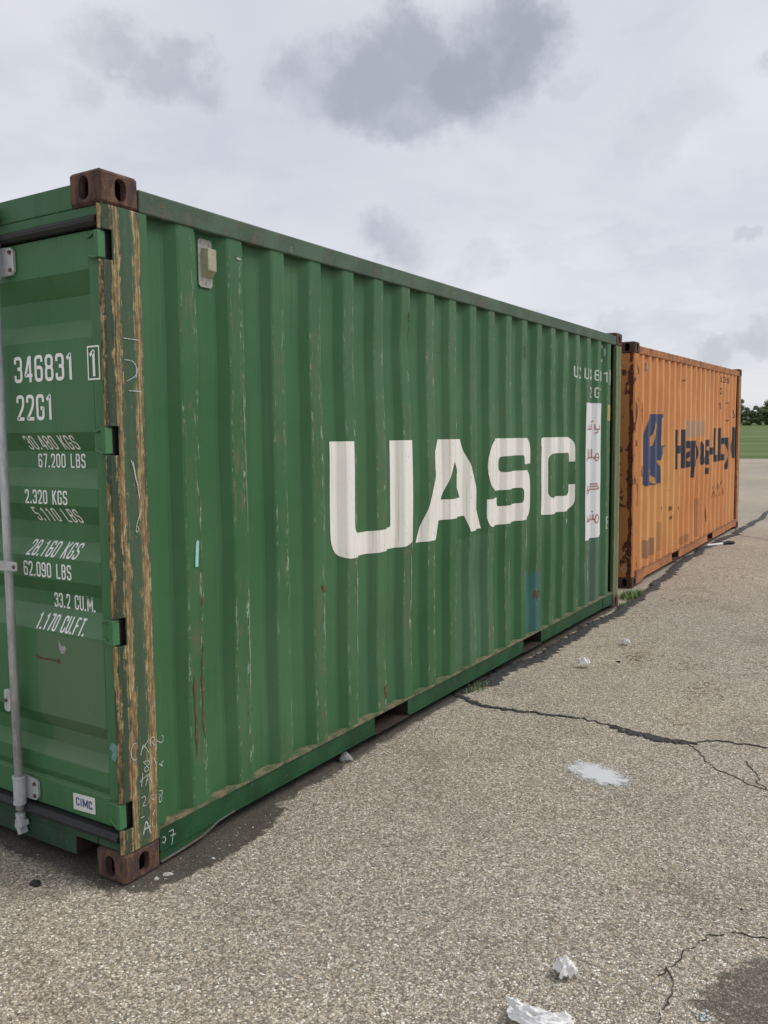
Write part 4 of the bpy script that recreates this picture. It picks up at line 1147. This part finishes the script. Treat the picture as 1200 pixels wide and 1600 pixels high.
# ------------------------------------------------------------------ orange container
orange = empty('shipping_container', (-.1203, 6.9246, .017), (.0118, 0, -.0017))
tag(orange, 'rusty orange shipping container with blue logo and black lettering behind the green one', 'container', 'shipping containers parked end to end')
OR, OFADE, ODEEP = (.58, .232, .076), (.65, .295, .115), (.47, .168, .05)
MO = {}
MO['side'] = mat_paint('orange_paint_side', orange, OR, OFADE, ODEEP, .75, r0=RIDGE0_B, rustc=(.13, .05, .028), wear=.75, rough=.55,
    patches=((.30, 1.9, .30, 1.55, (.58, .31, .09), .5, .12), (2.41, 3.42, 1.56, 1.765, (.40, .285, .20), .8), (.46, .90, .24, .45, (.20, .11, .075), .75), (3.03, 3.20, .20, .72, (.26, .13, .07), .55), (1.12, 1.23, .26, .60, (.24, .12, .065), .45),
             (3.66, 3.86, 2.20, 2.47, (.40, .23, .15), .55), (5.38, 5.52, .42, .98, (.45, .38, .26), .6), (2.2, 2.75, .19, .30, (.22, .10, .055), .55)))
MO['side_plain'] = mat_blotch('orange_paint_rusted', orange, (.52, .205, .065), (.10, .035, .02), (.55, .26, .09), 5, .60, .03, .7, .3)
MO['rail'] = mat_blotch('orange_rail_worn', orange, (.46, .18, .062), (.12, .05, .032), (.5, .28, .14), 8, .56, .08, .65, .4)
MO['bottom'] = mat_blotch('orange_rail_low', orange, (.50, .205, .085), (.16, .07, .04), (.5, .3, .16), 8, .72, .05, .65, .3)
MO['lip'] = mat_blotch('orange_scraped_edge', orange, (.14, .08, .055), (.07, .035, .025), (.3, .18, .1), 20, .5, .08, .8, .5)
MO['ledge'] = mat_blotch('orange_worn_ledge', orange, (.36, .18, .09), (.12, .06, .035), (.5, .25, .1), 16, .52, .1, .8, .7)
MO['pocket'] = mat_blotch('orange_pocket_steel', orange, (.09, .045, .03), (.05, .025, .018), (.2, .1, .06), 14, .5, .1, .85, .4)
MO['post_far'] = mat_blotch('orange_post_worn', orange, (.42, .22, .10), (.16, .08, .05), (.30, .26, .2), 9, .58, .06, .7, .5)
def mat_orange_post():
    mt, nt, pb = material('orange_post_rusted')
    t = nt.node('ShaderNodeTexCoord'); t.object = orange
    co = t.outputs['Object']; x, y, z = nt.sep(co)[:3]
    n = nt.noise(nt.scale(co, (1, 1, .55)), 9, 8, .62, .4); n2 = nt.noise(co, 34, 7, .68)
    edge = nt.m('MAXIMUM', nt.m('MULTIPLY', nt.sm(x, -.075, -.035), nt.sm(x, -.005, -.025)), nt.m('MULTIPLY', nt.sm(y, .04, .09), .0))
    bias = nt.m('ADD', nt.m('MULTIPLY', edge, .22), nt.m('MULTIPLY', nt.noise(nt.comb(0.0, 0.0, z), 2.0, 3, .6), .42))
    rm = nt.sm(nt.m('ADD', n, bias), .76, .80)
    col = nt.mix(nt.sm(n2, .3, .7), (.50, .20, .075), (.44, .19, .06))
    col = nt.mix(rm, col, nt.mix(nt.sm(n2, .35, .65), (.055, .020, .014), (.15, .05, .028)))
    nt.put(pb.inputs['Base Color'], col); pb.inputs['Roughness'].default_value = .8; pb.inputs['Specular IOR Level'].default_value = .2
    bump(nt, pb, nt.m('ADD', nt.m('MULTIPLY', rm, .6), n2), .6, .006)
    return mt
MO['post_near'] = mat_orange_post()
container_shell(orange, MO, 21.0, True)
M_RUST_O = mat_blotch('rusty_casting_orange', orange, (.105, .055, .04), (.055, .03, .025), (.22, .13, .09), 18, .52, .10, .85, .5, 1.0, .8)
all_castings(orange, M_RUST_O)
M_NAVY = mat_mark('navy_lettering', orange, (.030, .032, .045), (.46, .20, .07), (.06, .055, .06), .75, .3)
M_BLUE = mat_mark('blue_logo', orange, (.050, .066, .135), (.42, .21, .09), (.07, .082, .14), .55, .4)
drape(fill([(.655, 1.848), (1.394, 1.848), (1.30, 1.81), (1.165, 1.80), (1.16, 1.487), (1.424, 1.48), (1.30, 1.41), (1.2, 1.371), (1.157, 1.318), (1.03, 1.318), (1.113, 1.29), (1.152, 1.24), (1.159, 1.05), (.624, 1.05), (.577, 1.051), (.55, 1.08),
            (.546, 1.5), (.548, 1.628), (.563, 1.662), (.608, 1.77)], [[(.897, 1.79), (.94, 1.72), (.90, 1.605), (.853, 1.489), (.65, 1.492), (.74, 1.54), (.86, 1.62), (.885, 1.70)], [(.64, 1.25), (.884, 1.135), (.925, 1.062), (.87, 1.06), (.66, 1.18)]]), 'company_logo', M_BLUE, orange, 21.0)
for ch_, a0, a1 in (('H', 1.86, 2.32), ('a', 2.41, 2.72), ('p', 2.74, 3.10), ('a', 3.12, 3.44), ('g', 3.51, 3.85), ('-', 3.905, 4.00), ('L', 4.085, 4.45), ('l', 4.47, 4.56), ('o', 4.61, 4.95), ('y', 4.97, 5.31), ('d', 5.33, 5.665)):
    drape(font_faces(ch_, a0, a1, 1.170, 1.660, .030), 'painted_letter', M_NAVY, orange, 21.0)
M_SCR_O = mat_plain('soft_rust', (.23, .095, .045), .9, .5, 40, 0, 0)
M_DKMARK = mat_mark('dark_small_marks', orange, (.06, .03, .02), (.46, .2, .07), (.1, .05, .03), .8, .3)
for ch_, yc in (('L', 4.515), ('3', 4.770), ('9', 5.060)):
    drape(text_faces(ch_, yc - .03, yc + .03, 2.335, 2.42, .15), 'serial_character', M_DKMARK, orange, 21.0)
for ch_, yc, z0 in (('2', 4.510, 2.155), ('1', 4.495, 1.94)):
    drape(text_faces(ch_, yc - .03, yc + .03, z0, z0 + .09, .15), 'serial_character', M_DKMARK, orange, 21.0)
drape(strip([(5.02, 2.035), (5.105, 2.035), (5.105, 1.765), (5.02, 1.765)], .016, False), 'serial_character', M_DKMARK, orange, 21.0)
drape(strip([(5.585, 1.93), (5.625, 1.82), (5.57, 1.815)], .014, False), 'serial_character', M_DKMARK, orange, 21.0)
sc_l = []
rs_ = random.Random(5)
for i in range(16):
    y0 = 4.16 + .95 * (i % 8) / 8 + rs_.uniform(-.03, .03); z0 = .62 + .14 * (i // 8) + rs_.uniform(-.02, .03)
    sc_l += strip([(y0, z0), (y0 + rs_.uniform(-.02, .05), z0 + rs_.uniform(.04, .1)), (y0 + rs_.uniform(.02, .08), z0 + rs_.uniform(-.02, .03))], .012, False, i % 6)
drape(sc_l, 'scratched_graffiti', M_SCR_O, orange, 21.0)
for pts, w in [([(.34, 1.98), (.345, 1.78), (.35, 1.72)], .02), ([(1.68, .74), (1.69, .68)], .03), ([(1.68, .60), (1.72, .59)], .025), ([(1.62, .95), (1.66, .93)], .03), ([(.38, 1.30), (.36, 1.2), (.40, 1.16)], .03), ([(3.57, .66), (3.58, .58)], .025), ([(3.65, .55), (3.66, .33)], .02),
               ([(4.34, .47), (4.345, .36)], .02), ([(1.17, .77), (1.20, .74)], .04), ([(2.23, 2.27), (2.30, 2.275)], .015), ([(2.64, 2.38), (2.66, 2.375)], .02), ([(3.24, .31), (3.26, .24)], .03), ([(2.02, .71), (2.03, .66)], .03)]:
    drape(ragged(pts, w, pts[0][0] * 9), 'rust_scrape', M_SCR_O, orange, 21.0, .0025)
OCHALK = [[(-0.087, 0.235), (-0.107, 0.216), (-0.112, 0.193), (-0.098, 0.174), (-0.069, 0.179), (-0.055, 0.203), (-0.061, 0.223), (-0.087, 0.229)], [(-0.099, 0.24), (-0.088, 0.269), (-0.067, 0.248), (-0.07, 0.231)], [(-0.115, 0.399), (-0.109, 0.376), (-0.089, 0.372), (-0.081, 0.39), (-0.087, 0.406)], [(-0.066, 0.356), (-0.049, 0.335), (-0.032, 0.325)]]
flat_marks(OCHALK, .006, .0052, 'chalk_stroke', M_CHALK, orange, 1)
vent(orange, .462, .534, 2.27, 2.43, 21.0, mat_plain('vent_plate_orange', (.50, .34, .18), .6, .3, 40), mat_plain('vent_cover_tan', (.42, .30, .18), .6, .3, 30))

# ------------------------------------------------------------------ litter, stones and weeds on the lot
M_PAPER = mat_plain('soft_white_paper', (.80, .775, .76), .95, .08, 40, 0, .3, .1)
M_PAPER2 = mat_plain('bright_white_plastic', (.80, .79, .775), .6, .12, 40, 0, .2, .3)


def sheet_scrap(name, loc, su, sv, n, mat, seed, rot, amp, shrink=.62, curl=0.0, shape=None):
    """a piece of thin paper scrunched into sharp folds"""
    mb = MB(); vs = []; rr = random.Random(seed); o1 = Vector((seed * 1.7, seed * .3, seed))
    for j_ in range(n + 1):
        for i_ in range(n + 1):
            u_, v_ = i_ / n - .5, j_ / n - .5
            if shape: u_, v_ = shape(u_, v_)
            p = Vector((u_ * 3.2, v_ * 3.2, 0)) + o1
            f1 = 1 - 2 * abs(noise.noise(p)); f2 = 1 - 2 * abs(noise.noise(p * 2.1 + Vector((4, 2, 7)))); f3 = 1 - 2 * abs(noise.noise(p * 4.3 + Vector((1, 8, 3))))
            edge_ = 1 - .75 * min(1, (max(abs(u_), abs(v_)) * 2) ** 3)
            z_ = amp * (.55 * (f1 + .4) + .38 * f2 + .16 * f3) * (.45 + .55 * edge_) + amp * .45 * edge_
            x_ = su * (u_ * shrink + .16 * noise.noise(p * 1.3 + Vector((9, 0, 1)))); y_ = sv * (v_ * shrink + .16 * noise.noise(p * 1.3 + Vector((0, 9, 4))))
            y_ += curl * u_ * u_ * sv
            vs.append((x_, y_, max(.0015 + .001 * rr.random(), z_)))
    k = n + 1
    mb.add(vs, [t for j_ in range(n) for i_ in range(n) for t in ((j_ * k + i_, j_ * k + i_ + 1, (j_ + 1) * k + i_ + 1), (j_ * k + i_, (j_ + 1) * k + i_ + 1, (j_ + 1) * k + i_))])
    o = mb.build(name, mat, None, fix=False); so = o.modifiers.new('thickness', 'SOLIDIFY'); so.thickness = .0008
    o.location = (loc[0], loc[1], ground_z(*loc) + .001); o.rotation_euler = (0, 0, rot)
    return o


tag(sheet_scrap('tissue', (1.570, .345), .115, .085, 20, M_PAPER, 3.0, -.75, .036), 'small crumpled pinkish white tissue lying on the bare pavement', 'tissue')
tag(sheet_scrap('plastic_scrap', (1.585, .075), .27, .12, 26, M_PAPER2, 8.0, .12, .034, .66, 1.1), 'large bright white crumpled scrap at the bottom edge of the picture', 'litter')
tag(sheet_scrap('paper_scrap', (.450, 3.757), .13, .09, 14, M_PAPER2, 12.0, .5, .05), 'folded white paper scrap beyond the paint splash, the larger of two', 'litter')
tag(sheet_scrap('paper_scrap', (.517, 4.552), .10, .07, 12, M_PAPER2, 14.0, .1, .035), 'tiny white paper scrap farther out near the tar seam', 'litter')


def stone(name, loc, size, mat, seed, rot=0, cuts=7):
    bm = bmesh.new(); bmesh.ops.create_icosphere(bm, subdivisions=3, radius=1)
    rs = random.Random(seed)
    for k in range(cuts):
        n_ = Vector((rs.uniform(-1, 1), rs.uniform(-1, 1), rs.uniform(-.4, 1))).normalized(); d = rs.uniform(.55, .8)
        for v in bm.verts:
            t = v.co.dot(n_) - d
            if t > 0: v.co -= n_ * t
    for v in bm.verts:
        v.co *= 1 + .08 * noise.noise(v.co * 3 + Vector((seed, 0, 0)))
        v.co = Vector((v.co.x * size[0], v.co.y * size[1], (v.co.z + .5) * size[2]))
    me = bpy.data.meshes.new(name); bm.to_mesh(me); bm.free(); me.materials.append(mat)
    o = bpy.data.objects.new(name, me); COL.objects.link(o); o.location = (loc[0], loc[1], ground_z(*loc) - .003); o.rotation_euler = (0, 0, rot)
    return o


M_STONE = mat_plain('grey_stone', (.24, .24, .235), .85, .35, 40, 0, .5)
M_STONE2 = mat_plain('pale_stone', (.50, .48, .44), .85, .3, 60, 0, .4)
M_COAL = mat_plain('black_lump', (.020, .020, .022), .6, .4, 60, 0, .6)
tag(stone('stone', (-.004, 1.440), (.040, .030, .034), M_STONE, 3, .5), 'grey angular stone wedged against the green rail', 'stone')
for i, (lc, sz, lab) in enumerate([((-.308, -.161), (.026, .018, .016), 'black lump on the ground in front of the green doors'), ((.028, 7.22), (.05, .035, .03), 'black lump beside the tar seam near the orange container'),
                                   ((1.965, 1.02), (.006, .006, .006), 'small black speck near the crack at the right edge'), ((.62, 4.02), (.022, .016, .012), 'small dark lump beside the farther white scrap'),
                                   ((-.33, -.40), (.010, .008, .008), 'tiny black lump low at the left edge')]):
    tag(stone('dark_lump', lc, sz, M_COAL, 20 + i, i), lab, 'debris')
tag(stone('pale_stone', (.052, .100), (.011, .009, .009), M_STONE2, 31, .3), 'round white pebble at the foot of the rusty corner casting', 'stone')
tag(stone('pale_stone', (.066, .150), (.022, .012, .010), M_STONE2, 33, .9), 'flat grey white chip beside the rusty corner casting', 'stone')
tag(stone('pale_stone', (.125, .33), (.010, .008, .006), M_STONE2, 34, .2), 'pale chip in the middle of the damp stain', 'stone')

# a charred white stick by the far seam
sk = empty('burnt_stick', (.03, 10.75, ground_z(0, 10.75)))
tag(sk, 'thin white stick with a blackened end beside the orange container', 'stick')
q = MB(); q.tube((-.13, -.22, .012), (.035, .02, .018), .014, .018, 8); q.build('pale_end', M_PAPER2, sk)
q = MB(); q.tube((.035, .02, .018), (.10, .10, .03), .020, .032, 8); q.tube((.10, .10, .03), (.16, .16, .026), .032, .024, 8); q.build('charred_end', M_COAL, sk)


# weeds in the seam
def weed(loc, n, h, spread, label, seed, cols=((.10, .20, .045), (.15, .24, .07))):
    rs = random.Random(seed); mt = bpy.data.materials.get('weed_green')
    if not mt:
        mt, nt, pb = material('weed_green')
        co = nt.node('ShaderNodeTexCoord').outputs['Object']
        nt.put(pb.inputs['Base Color'], nt.mix(nt.sm(nt.noise(co, 25, 4, .6), .3, .7), cols[0], cols[1])); pb.inputs['Roughness'].default_value = .7
    mb = MB()
    for i in range(n):
        a = rs.uniform(0, 6.283); rr = spread * math.sqrt(rs.random()); bx_, by_ = rr * math.cos(a) * .6, rr * math.sin(a) * 1.5
        hh = h * rs.uniform(.35, 1.0); w = rs.uniform(.003, .007); lean = rs.uniform(.2, .9) * hh; d = rs.uniform(0, 6.283)
        px_, py_ = math.cos(d + 1.57) * w, math.sin(d + 1.57) * w; vs = []
        for j in range(4):
            t = j / 3; ww = 1 - t * .92
            cx_, cy_, cz_ = bx_ + math.cos(d) * lean * t * t, by_ + math.sin(d) * lean * t * t, hh * t * (1 - .25 * t)
            vs += [(cx_ - px_ * ww, cy_ - py_ * ww, cz_), (cx_ + px_ * ww, cy_ + py_ * ww, cz_ + .001)]
        mb.add(vs, [(0, 1, 3, 2), (2, 3, 5, 4), (4, 5, 7, 6)])
    o = mb.build('weed_tuft', mt, None, fix=False); o.location = (loc[0], loc[1], ground_z(*loc))
    return tag(o, label, 'weed', 'weeds growing in the tar seam')


weed((-.01, 6.52), 300, .085, .15, 'bushy green weed tuft between the two containers', 1)
weed((.02, 2.93), 70, .035, .10, 'low dark weed patch where the two tar seams meet', 2)
weed((.05, 6.05), 60, .045, .06, 'thin grass sprigs just in front of the bushy tuft', 3)

# loose chips and dry bits nobody would count
def scatter(name, n, area, size, mat, seed, label, flat=1.0, skip=None):
    rs = random.Random(seed); mb = MB()
    oc = [(1, 0, 0), (0, 1, 0), (-1, 0, 0), (0, -1, 0), (0, 0, 1)]
    for i in range(n):
        x = rs.uniform(area[0], area[1]); y = rs.uniform(area[2], area[3])
        if skip and skip(x, y): continue
        s = rs.uniform(*size); a = rs.uniform(0, 6.283); ca, sa = math.cos(a), math.sin(a); z = ground_z(x, y)
        kx, ky, kz = s * rs.uniform(.7, 1.3), s * rs.uniform(.6, 1.1), s * rs.uniform(.5, 1) * flat
        vs = []
        for p in oc:
            jx, jy = p[0] * kx * rs.uniform(.7, 1.2), p[1] * ky * rs.uniform(.7, 1.2)
            vs.append((x + jx * ca - jy * sa, y + jx * sa + jy * ca, z + p[2] * kz - (.0005 if p[2] == 0 else 0)))
        mb.add(vs, [(0, 1, 4), (1, 2, 4), (2, 3, 4), (3, 0, 4)])
    o = mb.build(name, mat, None, fix=False)
    return tag(o, label, name.split('_')[-1], None, 'stuff')


def mat_chips():
    mt, nt, pb = material('loose_chip_stone')
    co = nt.node('ShaderNodeTexCoord').outputs['Object']
    v = nt.voro(co, 60)
    nt.put(pb.inputs['Base Color'], nt.ramp(nt.sep(v.outputs['Color'])[0], [(0, (.10, .085, .07)), (.4, (.26, .225, .17)), (.8, (.42, .38, .30)), (1, (.66, .63, .57))]))
    pb.inputs['Roughness'].default_value = .85
    return mt


skipg = lambda x, y: x < .01 and -.0 < y < 13.2
scatter('loose_gravel', 9000, (-.9, 2.7, -1.2, 3.2), (.0022, .0055), mat_chips(), 3, 'loose pale stone chips strewn over the worn pavement', .8, skipg)
scatter('dark_grit', 500, (-.8, 3.2, -1.0, 9.0), (.002, .006), M_COAL, 4, 'specks of black grit sprinkled over the pavement', .8, skipg)


def dry_bits():
    rs = random.Random(8); mb = MB()
    for cx, cy, n, s in ((.69, 4.27, 70, .12), (1.34, 3.62, 60, .13), (1.07, 4.2, 30, .1), (.35, 5.6, 40, .2), (.5, 6.6, 60, .2), (1.6, 4.6, 60, .2), (1.3, 2.9, 20, .1), (.6, 8.0, 60, .3)):
        for i in range(n):
            x, y = rs.gauss(cx, s * .6), rs.gauss(cy, s); a = rs.uniform(0, 3.14); L_ = rs.uniform(.006, .022); w = rs.uniform(.001, .003); z = ground_z(x, y)
            c, s_ = math.cos(a), math.sin(a)
            mb.add([(x - c * L_ + s_ * w, y - s_ * L_ - c * w, z + .002), (x + c * L_ + s_ * w, y + s_ * L_ - c * w, z + .003), (x + c * L_ - s_ * w, y + s_ * L_ + c * w, z + .006), (x - c * L_ - s_ * w, y - s_ * L_ + c * w, z + .004)], [(0, 1, 2, 3)])
    return mb.build('dry_plant_debris', mat_plain('dry_straw', (.24, .16, .085), .9, .5, 50, 0, 0), None, fix=False)


tag(dry_bits(), 'rusty brown dried plant bits in loose drifts on the pavement', 'debris', None, 'stuff')
# broken glass at the lower right
mb = MB(); rs = random.Random(2)
for i in range(14):
    x, y = 1.972 + rs.gauss(0, .012), .378 + rs.gauss(0, .012); a = rs.uniform(0, 6.28); s = rs.uniform(.004, .009)
    mb.prism([(x + s * math.cos(a + k * 2.09) * rs.uniform(.7, 1.2), y + s * math.sin(a + k * 2.09) * rs.uniform(.7, 1.2)) for k in range(3)], 2, .002, .005)
gl = mb.build('glass_fragments', mat_plain('pale_green_glass', (.50, .54, .52), .15, .1, 20, 0, 0), None)
tag(gl, 'crushed pale glass fragments in the dark patch at the lower right', 'glass', None, 'stuff')


# ------------------------------------------------------------------ trees beyond the lawn
def mat_leaf(name, a, b):
    mt, nt, pb = material(name)
    co = nt.node('ShaderNodeTexCoord').outputs['Object']
    rnd = nt.noise(co, 1.1, 4, .6)
    nt.put(pb.inputs['Base Color'], nt.mix(nt.sm(rnd, .3, .7), a, b)); pb.inputs['Roughness'].default_value = .65; pb.inputs['Specular IOR Level'].default_value = .25
    pb.inputs['Subsurface Weight'].default_value = 0
    return mt


M_BARK = mat_plain('tree_bark', (.09, .07, .05), .9, .4, 8)


def leaf_mass(mb, rs, clumps, leaf, per):
    for (cx, cy, cz, rr) in clumps:
        for i in range(per):
            v = Vector((rs.gauss(0, 1), rs.gauss(0, 1), rs.gauss(0, 1))).normalized() * rr * rs.uniform(.55, 1.05)
            p = Vector((cx + v.x, cy + v.y, cz + v.z * .85)); s = leaf * rs.uniform(.6, 1.3)
            n_ = (v.normalized() + Vector((rs.uniform(-.7, .7), rs.uniform(-.7, .7), rs.uniform(-.2, .9)))).normalized()
            a = n_.orthogonal().normalized(); b = n_.cross(a); th = rs.uniform(0, 6.28); a2 = a * math.cos(th) + b * math.sin(th); b2 = n_.cross(a2)
            mb.add([p - a2 * s, p - b2 * s * .5, p + a2 * s, p + b2 * s * .55], [(0, 1, 2, 3)])


def tree(loc, h, w, label, seed, mat, group='trees along the far edge of the lawn', base=.12):
    rs = random.Random(seed); root = empty('tree', (loc[0], loc[1], ground_z(*loc) - .1))
    tr = MB(); tr.tube((0, 0, 0), (.1, 0, h * .45), .05 * h * .5, .03 * h * .5, 9)
    for i in range(6):
        a = rs.uniform(0, 6.28); z0 = h * rs.uniform(.2, .45)
        tr.tube((.05, 0, z0), (math.cos(a) * w * .3, math.sin(a) * w * .3, z0 + h * rs.uniform(.2, .35)), .016 * h * .5, .006 * h * .5, 6)
    tr.build('trunk', M_BARK, root)
    cl = []
    for i in range(46):
        a = rs.uniform(0, 6.28); t = rs.random(); zz = h * (base + (1 - base) * t)
        prof = math.sin(math.pi * min(1, (.12 + .88 * t) ** .8)) ** .6
        rad = w * .5 * prof * math.sqrt(rs.uniform(.25, 1)) * rs.uniform(.8, 1.1)
        cl.append((math.cos(a) * rad, math.sin(a) * rad, min(zz, h * .93), w * rs.uniform(.09, .17)))
    cr = MB(); leaf_mass(cr, rs, cl, .21, 130)
    cr.build('crown', mat, root, fix=False)
    return tag(root, label, 'tree', group)


M_LEAF1 = mat_leaf('leaf_blue_green', (.12, .185, .10), (.19, .255, .135))
M_LEAF2 = mat_leaf('leaf_mid_green', (.115, .17, .07), (.18, .235, .105))
M_LEAF3 = mat_leaf('leaf_dark', (.085, .13, .052), (.145, .195, .085))
tree((-32.3, 196), 5.9, 5.2, 'rounded grey green tree rising just beside the end of the orange container', 1, M_LEAF1)
tree((-24.9, 196), 4.9, 6.2, 'broad darker tree cut off by the right edge of the picture', 2, M_LEAF2)
hb = MB(); rs = random.Random(12); cl = []
for i in range(1000):
    x = rs.uniform(-110, 60); y = 193 + rs.uniform(-1.2, 3); z = ground_z(x, y)
    top = 3.1 + .9 * noise.noise(Vector((x * .16, 0, 2))) + .5 * noise.noise(Vector((x * .6, 0, 5)))
    cl.append((x, y, z + rs.uniform(.25, top), rs.uniform(.4, .75)))
leaf_mass(hb, rs, cl, .25, 90)
tag(hb.build('hedgerow_shrubbery', M_LEAF3, None, fix=False), 'dense dark green hedgerow at the far edge of the lawn', 'hedge', None, 'stuff')
